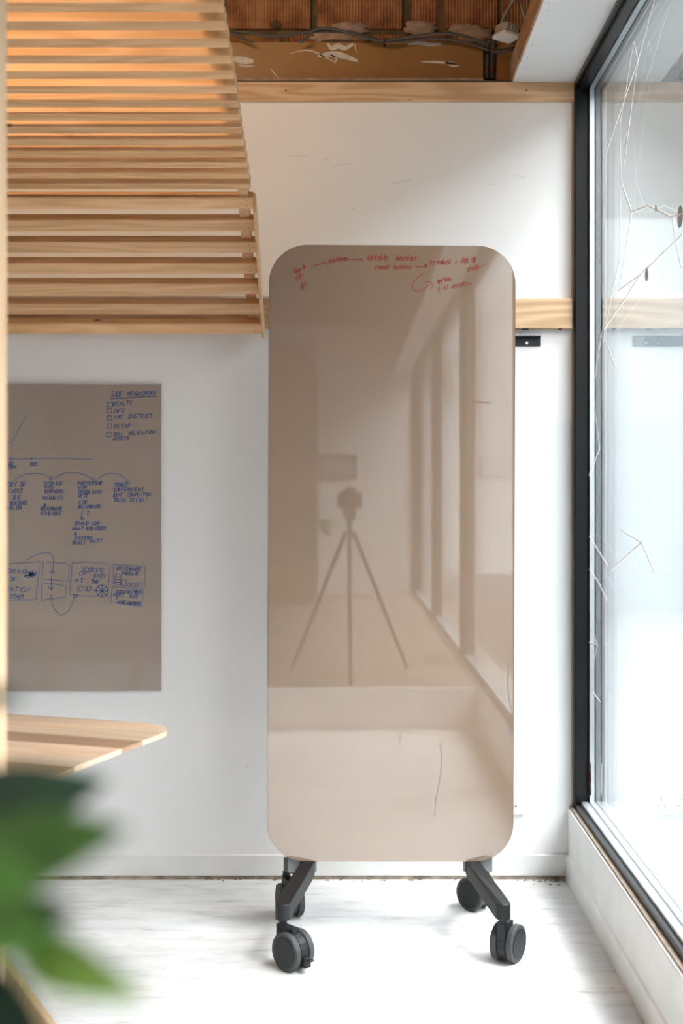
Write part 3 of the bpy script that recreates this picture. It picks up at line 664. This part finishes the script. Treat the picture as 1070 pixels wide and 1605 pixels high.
wheel = [(160 + 9.5 * math.cos(R(a)), 926 + 9.5 * math.sin(R(a))) for a in range(0, 361, 45)]
G([wheel] + [[(160, 926), wheel[k]] for k in range(8)] + [[(145, 925), (151, 925.5)]], sm=False, wd=0.0022)
G([[(181, 900), (190, 901), (189, 916), (179.5, 916), (181, 900)], [(181, 904), (189, 905)], [(181, 908), (189, 909)], [(180, 912), (189, 913)], [(190, 916), (191.5, 908), (198, 909), (196.5, 917)], [(199, 917.5), (200, 913), (204.5, 913.5), (204, 918)], [(206, 918), (207.5, 913.5), (213.5, 914), (212.5, 919)], [(216, 919), (217.5, 912.5), (223.5, 913), (222, 920)]], sm=False, wd=0.002)

# ------------------------------------------------------------ mobile glass board on castors
DBD = 3.50
X0 = xpx(611.5, DBD)
mb = tag(empty('mobile_board', (X0, DBD, 0), (0, 0, R(0.35))), 'tall rounded taupe glass board on black legs with four castors', 'whiteboard')
HB, HT, HW, RAD, TH = 0.2117, 1.960, 0.3497, 0.108, 0.018
def rrect(hw, z0, z1, r, n=12):
    pts = []
    for cx, cz, a0 in ((hw - r, z1 - r, 0), (-hw + r, z1 - r, 90), (-hw + r, z0 + r, 180), (hw - r, z0 + r, 270)):
        for k in range(n + 1):
            a = R(a0 + 90 * k / n); pts.append((cx + r * math.cos(a), cz + r * math.sin(a)))
    return pts
def slab(hw, z0, z1, r, y0, y1):
    bm = bmesh.new(); pts = rrect(hw, z0, z1, r)
    a = [bm.verts.new((x, y0, z)) for x, z in pts]; b = [bm.verts.new((x, y1, z)) for x, z in pts]
    bm.faces.new(a); bm.faces.new(b[::-1])
    for i in range(len(pts)): bm.faces.new((a[i], b[i], b[(i + 1) % len(pts)], a[(i + 1) % len(pts)]))
    bmesh.ops.recalc_face_normals(bm, faces=bm.faces); return bm
panel = obj('glass_panel', slab(HW - 0.0012, HB + 0.0012, HT - 0.0012, RAD, 0, 0.005), M['board'], mb)
panel.rotation_euler = (0, R(0.22), 0); panel.location = (-0.0006 - 0.0008, 0, 0)
obj('edge_rim', slab(HW, HB, HT, RAD + .0012, 0.0035, TH), M['board_rim'], panel)
pinv = Matrix.Translation((-X0, -DBD, 0))
def PW(o):   # writing is laid out on the panel plane
    o.parent = panel; o.matrix_parent_inverse = Matrix.Identity(4); o.matrix_local = pinv; return o
red, rf = M['ink_red'], M['ink_red_faint']
W = lambda t, x, y, h, w_, rot=0.0, m=red, wd=0.0020: PW(write(t, x, y, DBD, h, w_, m, None, None, wd, R(rot), 5, 0.0006))
def Q(ls, m=red, wd=0.0020, sm=True):
    for l in ls: PW(draw([l], DBD, m, None, None, wd, 0.0006, 'marker_stroke', sm))
W('app', 458, 430, 9, 12, 14); W('.io', 470, 423, 7, 6, 14)
W('KEY', 462, 441, 6, 14, 28); W('API', 470, 456, 8, 12, 40); Q([[(465, 430), (469, 437)]], wd=0.0015)
Q([[(486, 418.5), (496, 415), (506, 413)], [(503, 411), (507, 413), (510, 416)]])
W('postman', 513, 413, 8, 30, 8); Q([[(541, 406.5), (552, 407), (563, 407)], [(559, 405), (564, 407.5), (565, 410)]])
W('airtable', 572, 408, 8.5, 34, 1); W('interface', 617, 408.5, 8.5, 33, 0)
W('1', 583, 423, 6, 3, 0); W('email', 588, 422, 6, 18, 2); W('to', 613, 422, 7, 8, 0); W('show', 622, 421.5, 6.5, 20, 1)
Q([[(648, 418.5), (658, 418), (665, 416.5)], [(661, 414.5), (666, 416.5), (662, 419.5)]])
W('re-embed', 671, 415, 8, 32, 4); W('+', 708, 414, 6, 5); W('sign up', 719, 412, 9, 25, 8); W('credit', 729, 425, 7.5, 20, 10); Q([[(748, 419), (757, 414)]], wd=0.0015)
Q([[(660, 428), (651, 435), (644, 444), (643, 452), (650, 456), (659, 454), (670, 446)], [(664, 441.5), (671, 442), (675, 447), (672, 453)]], wd=0.0016)
W('+prism', 681, 444, 7, 24, 12); W('2', 683, 457, 6, 4, 5); W('AI', 692, 454.5, 7, 8, 12); W('credits', 705, 452, 7, 26, 12); Q([[(727, 444), (736, 442.5), (731, 447)]], wd=0.0015)
Q([[(687, 594), (687.3, 605)], [(692, 604), (692.4, 605.2)], [(705.5, 603), (704.5, 613)], [(718.5, 609), (718, 616)], [(728.5, 617), (727.8, 621)], [(735, 627), (748, 629), (766, 631)], [(791, 633), (793.5, 637)], [(723, 662), (727, 662)]], m=rf, wd=0.0026, sm=False)
Q([[(797, 1040), (794.5, 1070), (796.5, 1090), (800.5, 1115), (798, 1148), (803.5, 1154)]], m=M['ink_faint'], wd=0.0012)
Q([[(749, 1161), (744, 1176)], [(688, 1165), (692, 1185), (690, 1215), (684, 1245), (680.5, 1280)], [(628, 1150), (624, 1166)], [(656, 1276), (659, 1273)], [(430, 992), (440, 988)]], m=M['ink_teal'], wd=0.0014)

def arm(sx_, sy_):
    s0 = Vector((sx_ * 0.234, 0.004 * -sy_ * -1)); s1 = Vector((sx_ * 0.293, sy_ * 0.207))
    t = (s1 - s0).normalized(); n = Vector((-t.y, t.x)); hw = 0.0205
    L0 = (s1 - s0).length
    pts = [s0 + n * hw, s0 - n * hw]
    for k in range(9):
        a = R(-90 + 180 * k / 8); pts.append(s1 + (t * math.cos(a) + n * math.sin(a)) * hw)
    zf = lambda x, y: 0.172 - (0.172 - 0.122) * min(max(((Vector((x, y)) - s0).dot(t)) / L0, 0), 1)
    bm = bmesh.new(); add_prism(bm, [(p.x, p.y) for p in pts], zf, lambda x, y: zf(x, y) + 0.042)
    bmesh.ops.recalc_face_normals(bm, faces=bm.faces)
    es = [e for e in bm.edges if abs(e.verts[0].co.z - e.verts[1].co.z) < 0.052 and (e.verts[0].co - e.verts[1].co).xy.length > 0.001]
    bmesh.ops.bevel(bm, geom=es, offset=0.0016, segments=1, affect='EDGES')
    return obj('leg', bm, M['black'], mb), s1
for s in (-1, 1):
    obj('mounting_block', box(s * 0.25 - 0.041, s * 0.25 + 0.041, 0.012, 0.045, 0.178, 0.32, 0.002), M['grey_block'], mb)
def castor(x, y, nx, ny, trail):
    "n: direction the visible disc faces; the wheel pair trails beside the stem"
    a = Vector((nx, ny, 0)).normalized(); tr = Vector((-a.y, a.x, 0)) * trail
    stem = bmesh.new(); add_lathe(stem, [(0.011, 0.085), (0.011, 0.124)], (x, y, 0), (0, 0, 1), 16)
    c = Vector((x, y, 0.05)) + tr
    # hood between the wheels
    hood = stem; td = tr.normalized(); k = 14; P = []
    for i in range(k + 1):
        an = R(-25 + 230 * i / k); P.append((0.050 * math.cos(an), 0.047 * math.sin(an)))
    P = [(-(0.036 + abs(trail) - 0.036), 0.02)] + [(px_, pz_) for px_, pz_ in P if pz_ > -0.012]
    P = [(0.047 * math.cos(R(-40 + 260 * i / k)), 0.047 * math.sin(R(-40 + 260 * i / k))) for i in range(k + 1)]
    for sgn in (0,):
        lo = [hood.verts.new(c + td * u - a * 0.0115 + Vector((0, 0, v))) for u, v in P]; hi = [hood.verts.new(c + td * u + a * 0.0115 + Vector((0, 0, v))) for u, v in P]
        hood.faces.new(lo[::-1]); hood.faces.new(hi)
        for i in range(len(P)): hood.faces.new((lo[i], lo[(i + 1) % len(P)], hi[(i + 1) % len(P)], hi[i]))
    # bracket from hood to stem
    sb = Vector((x, y, 0))
    bl = [sb - a * 0.011 - td * 0.011, sb + a * 0.011 - td * 0.011, c.xy.to_3d() + a * 0.011 + td * 0.01, c.xy.to_3d() - a * 0.011 + td * 0.01]
    add_prism(hood, [(p.x, p.y) for p in bl], 0.092, 0.108)
    bl = [sb - a * 0.011 - td * 0.012, sb + a * 0.011 - td * 0.012, sb + a * 0.011 + td * 0.006, sb - a * 0.011 + td * 0.006]
    add_prism(hood, [(p.x, p.y) for p in bl], 0.035, 0.11)
    bmesh.ops.recalc_face_normals(hood, faces=hood.faces)
    ca = obj('castor', hood, M['hub'], mb)
    for sg in (-1, 1):
        wc = c + a * (0.0235 * sg)
        bmw = bmesh.new(); add_lathe(bmw, [(0.044, -0.0095), (0.049, -0.008), (0.05, -0.005), (0.05, 0.005), (0.049, 0.008), (0.044, 0.0095)], wc, a, 40); wh = obj('wheel', bmw, M['tyre'], ca, smooth=False)
        bmd = bmesh.new(); add_lathe(bmd, [(0.040, 0), (0.040, 0.0012 * sg), (0.038, 0.002 * sg)], wc + a * 0.0095 * sg, a, 40); obj('hub_cap', bmd, M['hub'], wh)
    return ca, c, a, td
ENDS = {}
for sx_ in (-1, 1):
    for sy_ in (-1, 1):
        o, s1 = arm(sx_, sy_); ENDS[(sx_, sy_)] = s1
p = ENDS[(-1, -1)]; ca, c, a, td = castor(p.x, p.y, -0.70, -0.71, 0.040)
bt = bmesh.new(); q = c + td * 0.047 + Vector((0, 0, -0.020))
add_box(bt, -0.010, 0.012, -0.011, 0.011, -0.014, 0.012, 0.003); add_box(bt, 0.005, 0.026, -0.008, 0.008, 0.006, 0.011, 0.001)
o = obj('brake_tab', bt, M['hub'], ca, q); o.rotation_euler = (0, 0, math.atan2(td.y, td.x))
p = ENDS[(1, -1)]; castor(p.x, p.y, 0.84, -0.54, 0.032)
p = ENDS[(1, 1)]; castor(p.x, p.y, -0.71, -0.70, -0.040)
p = ENDS[(-1, 1)]; castor(p.x - 0.012, p.y, -0.94, -0.34, 0.036)

# ------------------------------------------------------------ things on the wall
bk = tag(empty('rail_bracket', (xpx(847, DW), DW, zpx(543, DW))), 'black angled metal rail screwed to the wall under the pine strip', 'bracket')
x1 = xpx(847, DW - 0.01)
bm = box(0.22 - bk.location.x, x1 - bk.location.x, -0.004, 0, 0, 0.033, 0.001); obj('back_plate', bm, M['black'], bk)
bm = box(0.22 - bk.location.x, x1 - bk.location.x, -0.022, -0.004, 0.029, 0.033, 0.001); obj('shelf_lip', bm, M['black'], bk)
for x in (825, 762):
    bm = bmesh.new(); add_lathe(bm, [(0.005, 0), (0.004, -0.002)], (xpx(x, DW) - bk.location.x, -0.004, 0.011), (0, 1, 0), 12); obj('screw', bm, M['alu'], bk)
sk = tag(empty('power_socket', (0.47, DW, 0.21)), 'white power socket low on the wall behind the mobile board', 'socket')
obj('plate', box(-0.073, 0.073, -0.009, 0, 0, 0.086, 0.003, 2), M['jlid'], sk)
for s in (-0.034, 0.034):
    for dx, dz, w_, h_ in ((0, 0.052, 0.004, 0.009), (-0.011, 0.03, 0.006, 0.004), (0.011, 0.03, 0.006, 0.004)):
        obj('pin_slot', box(s + dx - w_ / 2, s + dx + w_ / 2, -0.0095, -0.0088, dz - h_ / 2, dz + h_ / 2), M['black'], sk)
    obj('switch', box(s - 0.006, s + 0.006, -0.012, -0.009, 0.062, 0.078, 0.001), M['jlid'], sk)

# ------------------------------------------------------------ cables and pipes above the wall
def cable(name, pts, d, r, mat, label, group=None, dd=None):
    P = [at(x, y, d + (dd[i] if dd else 0)) for i, (x, y) in enumerate(pts)]
    o = obj(name, tube(catmull(P, 6), r, 8), mat, smooth=True); return tag(o, label, 'cable', group)
cable('cable', [(280, 40), (340, 46), (385, 51), (430, 57), (480, 51), (505, 49), (550, 51), (585, 60), (602, 65), (640, 63), (690, 61), (730, 67), (766, 79)], 4.07, 0.0048, M['cable'], 'dark grey cable sagging along the whole brown beam top')
cable('cable', [(470, 66), (480, 60), (490, 48), (505, 44.5), (530, 47), (560, 56), (590, 63), (602, 64), (640, 58), (690, 53), (725, 56), (765, 70)], 4.055, 0.0048, M['cable'], 'dark grey cable looping up over the brick joint and along the beam')
cable('cable', [(340, 46), (362, 52), (380, 59), (396, 66.5)], 4.06, 0.0044, M['cable'], 'short dark cable dipping behind the beam beside the canopy')
cable('cable', [(770, 80), (785, 82), (800, 79), (818, 77)], 4.06, 0.004, M['cable'], 'lower of two short dark cables running behind the soffit lip')
cable('cable', [(772, 76), (785, 77.5), (800, 75), (818, 72)], 4.07, 0.0036, M['cable'], 'upper of two short dark cables running behind the soffit lip')
cable('cable', [(786, 36), (792, 22), (800, 8), (812, -14), (825, -40)], 3.97, 0.0055, M['conduit'], 'pale grey cable rising from the junction box')
cable('cable', [(813, -30), (815, -5), (818, 14), (824, 34)], 4.0, 0.0045, M['conduit'], 'pale grey cable hanging beside the soffit batten')
def pipe(x, ytop, extra, label):
    e = tag(empty('conduit_pipe', at(x, 123, 4.115)), label, 'pipe', None)
    P = [Vector((0, 0, 0.0)), Vector((0, 0, (123 - ytop) * 4.115 / F))] + extra
    obj('tube', tube(P[:1] + catmull(P[1:], 5), 0.0088, 12), M['cable'], e, smooth=True)
    obj('tape_band', tube([(0, 0, 0.022), (0, 0, 0.033)], 0.0094, 12), M['red_tape'], e, smooth=True)
pipe(762.5, 78, [Vector((0.002, -0.004, 0.105)), Vector((0.012, -0.008, 0.122))], 'dark conduit pipe in the beam notch, left one of the pair')
pipe(771.5, 76, [Vector((0.004, -0.01, 0.12)), Vector((0.014, -0.03, 0.145)), Vector((0.02, -0.05, 0.155))], 'dark conduit pipe in the beam notch, right one bending to the junction box')
tie = bmesh.new(); add_tube(tie, [at(602, 59, 4.04), at(602, 67, 4.045)], 0.0022, 6); add_tube(tie, [at(601, 67, 4.045), at(603, 73, 4.04)], 0.003, 6); tag(obj('cable_tie', tie, M['black']), 'small black cable tie around the cables over the beam', 'cable tie')

jb = tag(empty('junction_box', at(793.5, 58, 3.93), (0, R(4), R(28))), 'pale plastic junction box with white lid hanging by the soffit', 'junction box')
def octo(h, c): return [(-h + c, -h), (h - c, -h), (h, -h + c), (h, h - c), (h - c, h), (-h + c, h), (-h, h - c), (-h, -h + c)]
bm = bmesh.new(); add_prism(bm, octo(0.031, 0.012), 0.006, 0.034); add_prism(bm, octo(0.033, 0.006), 0.004, 0.010); bmesh.ops.recalc_face_normals(bm, faces=bm.faces); obj('body', bm, M['jbox'], jb)
bm = bmesh.new(); add_prism(bm, octo(0.034, 0.005), -0.003, 0.0045); bmesh.ops.recalc_face_normals(bm, faces=bm.faces); obj('lid', bm, M['jlid'], jb)
for ax, p in (((0, -1, 0), (0.004, -0.031, 0.02)), ((1, 0, 0), (0.031, 0.0, 0.02))):
    bm = bmesh.new(); add_lathe(bm, [(0.0115, 0), (0.0115, 0.003), (0.008, 0.004), (0.008, 0.001), (0.003, 0.001)], p, ax, 18); obj('knockout', bm, M['jbox'], jb)

# ------------------------------------------------------------ table with planked top
tb = tag(empty('plank_table', (-0.75, 2.35, 0)), 'pale wooden table with rounded corner and striped lacquered top', 'table')
ZT, TT = 0.74, 0.010
corner = Vector((-0.385, 2.735)); du = Vector((-0.945, 0.327)); dv = Vector((-0.327, -0.945)); LENT, WT, RC = 1.15, 0.80, 0.10
def top_u(v):   # right-hand end of the outline at distance v from the far edge
    for vv in (v, WT - v):
        if vv < RC: return RC - math.sqrt(max(RC * RC - (RC - vv) ** 2, 0))
    return 0.0
ang_t = math.atan2(-du.y, -du.x)
vv0 = 0.0
for i, (wd, k) in enumerate([(0.185, 'a'), (0.085, 'b'), (0.175, 'a'), (0.075, 'b'), (0.17, 'a'), (0.11, 'b')]):
    v1 = vv0 + wd; n = 10; P = []
    for j in range(n + 1):
        v = vv0 + 0.0004 + (wd - 0.0008) * j / n; P.append((-top_u(v), -v))
    P += [(-LENT, -v1 + 0.0004), (-LENT, -vv0 - 0.0004)]
    bm = bmesh.new(); add_prism(bm, P, 0.0, TT); bmesh.ops.recalc_face_normals(bm, faces=bm.faces)
    o = obj('plank', bm, M['table_' + k], tb, (corner.x - tb.location.x, corner.y - tb.location.y, ZT - TT)); o.rotation_euler = (0, 0, ang_t)
    vv0 = v1
def beam_between(a, b, w_, h_):
    a, b = Vector(a), Vector(b); t = (b - a); L = t.length
    bm = box(-w_ / 2, w_ / 2, -h_ / 2, h_ / 2, 0, L, 0.003); q = t.to_track_quat('Z', 'Y').to_matrix().to_4x4()
    bmesh.ops.transform(bm, matrix=Matrix.Translation(a) @ q, verts=bm.verts); return bm
o_ = tb.location
for a, b in (((-0.90, 2.25, ZT - TT), (-0.364, 2.25, 0.0)), ((-0.92, 2.66, ZT - TT), (-1.02, 2.90, 0.0)), ((-1.25, 2.42, ZT - TT), (-1.62, 2.40, 0.0)), ((-1.20, 2.78, ZT - TT), (-1.55, 3.0, 0.0))):
    obj('leg', beam_between(Vector(a) - o_, Vector(b) - o_, 0.024, 0.034), M['table_leg'], tb)
obj('apron', beam_between(Vector((-0.82, 2.47, ZT - TT - .02)) - o_, Vector((-1.24, 2.60, ZT - TT - .02)) - o_, 0.04, 0.03), M['table_leg'], tb)

# ------------------------------------------------------------ foreground plant
PX, PY = -0.66, 0.66
pl = tag(empty('potted_plant', (PX, PY, 0)), 'blurred leafy green plant in the near left corner', 'plant')
pp = bmesh.new(); add_prism(pp, [(-0.19, -0.19), (0.19, -0.19), (0.19, 0.19), (-0.19, 0.19)], 0.0, 0.40); bmesh.ops.recalc_face_normals(pp, faces=pp.faces); bmesh.ops.bevel(pp, geom=list(pp.edges), offset=0.008, segments=2, affect='EDGES')
obj('planter', pp, M['pot'], pl)
obj('soil', box(-0.175, 0.175, -0.175, 0.175, 0.39, 0.405), M['soil'], pl)
def leaf(base, tip, width, mat, roll=0.0, sag=0.12, fold=0.25):
    b, t = Vector(base), Vector(tip); ax = (t - b); L = ax.length; ax.normalize()
    side = ax.cross(Vector((0, 0, 1)));
    if side.length < 0.1: side = ax.cross(Vector((0, 1, 0)))
    side.normalize(); up = side.cross(ax).normalized()
    q = Matrix.Rotation(roll, 3, ax); side = q @ side; up = q @ up
    bm = bmesh.new(); n = 10; rows_ = []
    for i in range(n + 1):
        s = i / n; hw = width / 2 * (math.sin(math.pi * s ** 0.85) ** 0.8) * (1 - 0.25 * s) + 0.0006
        c = b + ax * (L * s) + up * (math.sin(math.pi * s) * sag * L)
        rows_.append([bm.verts.new(c + side * (hw * k) + up * (abs(k) * hw * fold)) for k in (-1, -0.5, 0, 0.5, 1)])
    for r0, r1 in zip(rows_, rows_[1:]):
        for k in range(4): bm.faces.new((r0[k], r0[k + 1], r1[k + 1], r1[k]))
    o = obj('leaf', bm, mat, pl, -pl.location, smooth=True)
    return o
def lp_(x0, y0, x1, y1, d0, d1, wpx, mat, roll=0.0, sag=0.1, fold=0.2):
    d0, d1, wpx = d0 * 0.84, d1 * 0.84, wpx * 1.2
    a, b = at(x0, y0, d0), at(x1, y1, d1)
    leaf(a, b, wpx * (d0 + d1) / 2 / F, mat, roll, sag, fold); return a
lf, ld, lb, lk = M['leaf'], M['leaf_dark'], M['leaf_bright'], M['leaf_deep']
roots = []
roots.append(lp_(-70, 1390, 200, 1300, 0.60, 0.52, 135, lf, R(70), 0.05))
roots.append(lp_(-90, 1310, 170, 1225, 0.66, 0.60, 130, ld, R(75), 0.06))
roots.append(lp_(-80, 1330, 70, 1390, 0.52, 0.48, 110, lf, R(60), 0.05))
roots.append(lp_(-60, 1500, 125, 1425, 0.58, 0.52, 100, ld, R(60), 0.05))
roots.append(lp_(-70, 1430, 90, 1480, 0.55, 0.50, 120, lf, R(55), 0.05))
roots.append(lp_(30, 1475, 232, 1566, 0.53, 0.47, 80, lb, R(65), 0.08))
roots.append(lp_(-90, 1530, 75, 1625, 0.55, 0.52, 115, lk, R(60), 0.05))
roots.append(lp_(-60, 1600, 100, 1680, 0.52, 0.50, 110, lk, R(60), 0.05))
roots.append(lp_(-90, 1110, 36, 1092, 0.62, 0.58, 50, ld, R(60), 0.03))
rp = random.Random(12)
stems = []
for i, (dx, dy, tx, ty, tz) in enumerate([(0.05, -0.03, -0.30, 0.56, 1.06), (-0.04, 0.04, -0.34, 0.64, 1.20), (0.02, 0.05, -0.28, 0.58, 0.92), (-0.06, -0.04, -0.52, 0.60, 1.32), (0.0, 0.0, -0.72, 0.66, 1.42), (-0.08, 0.02, -0.90, 0.70, 1.25)]):
    b0 = Vector((PX + dx, PY + dy, 0.40)); t0 = Vector((tx, ty, tz)); mid = b0.lerp(t0, 0.55) + Vector((-0.05, 0, 0.10))
    P = catmull([b0, mid, t0], 8); obj('stem', tube([p - pl.location for p in P], lambda s: 0.009 - 0.0055 * s, 8), M['stem'], pl, smooth=True); stems.append(P)
for r_ in roots:
    t0 = min((p for P in stems for p in P), key=lambda p: (p - r_).length)
    obj('petiole', tube([p - pl.location for p in catmull([t0, (t0 + r_) / 2 + Vector((0, 0, 0.012)), r_], 5)], 0.0022, 6), M['stem'], pl, smooth=True)
for k in range(58):
    P = stems[rp.choice([1, 3, 4, 5, 3, 4])]; p = P[rp.randint(len(P) // 3, len(P) - 1)]
    a = rp.uniform(0, 2 * math.pi); L = rp.uniform(0.09, 0.16)
    tip = p + Vector((math.cos(a) * L, math.sin(a) * L * 0.8, rp.uniform(-0.07, 0.07)))
    if tip.x > -0.26 - 0.12 * max(tip.y - 0.5, 0) or tip.y < 0.30: tip.x = p.x - abs(tip.x - p.x)
    if max(tip.x, p.x) > -0.23: continue
    leaf(p, tip, rp.uniform(0.04, 0.06), rp.choice([lf, ld, ld]), rp.uniform(-0.5, 0.5), 0.12)

# ------------------------------------------------------------ what the board mirrors: tripod, camera, picture
tp = tag(empty('tripod', (0.0, -0.16, 0.22)), 'black tripod mirrored in the glass of the mobile board', 'tripod')
ob = M['black']
obj('centre_column', tube([(0, 0, 0.45), (0, 0, 0.90)], 0.014, 12), ob, tp, smooth=True)
obj('head', box(-0.035, 0.035, -0.04, 0.04, 0.90, 0.962, 0.006), ob, tp)
for a in (90, 215, 325):
    c_, s_ = math.cos(R(a)), math.sin(R(a)); obj('leg', tube([(0.03 * c_, 0.03 * s_, 0.82), (0.42 * c_, 0.42 * s_, 0.0)], lambda s: 0.015 - 0.005 * s, 10), ob, tp, smooth=True)
cb = tag(empty('photo_camera', (0.0, -0.16, 1.183)), 'black camera on the tripod mirrored in the glass board', 'camera')
obj('body', box(-0.07, 0.07, -0.04, 0.03, 0, 0.095, 0.010, 2), ob, cb)
obj('viewfinder', box(-0.03, 0.03, -0.035, 0.025, 0.095, 0.125, 0.008, 2), ob, cb)
bm = bmesh.new(); add_lathe(bm, [(0.036, 0.03), (0.036, 0.10), (0.040, 0.105), (0.040, 0.13)], (0, 0, 0.061), (0, 1, 0), 28); obj('lens', bm, ob, cb)
pc = tag(empty('picture_frame', (-0.10, YB, 1.44)), 'small framed picture on the wall behind, mirrored in the glass board', 'picture')
obj('print', box(-0.18, 0.18, 0.004, 0.010, 0.03, 0.23), M['picture'], pc)
for x0, x1, z0, z1 in ((-0.21, 0.21, 0, 0.03), (-0.21, 0.21, 0.23, 0.26), (-0.21, -0.18, 0.03, 0.23), (0.18, 0.21, 0.03, 0.23)):
    obj('frame_bar', box(x0, x1, 0, 0.02, z0, z1, 0.002), M['board_rim'], pc)
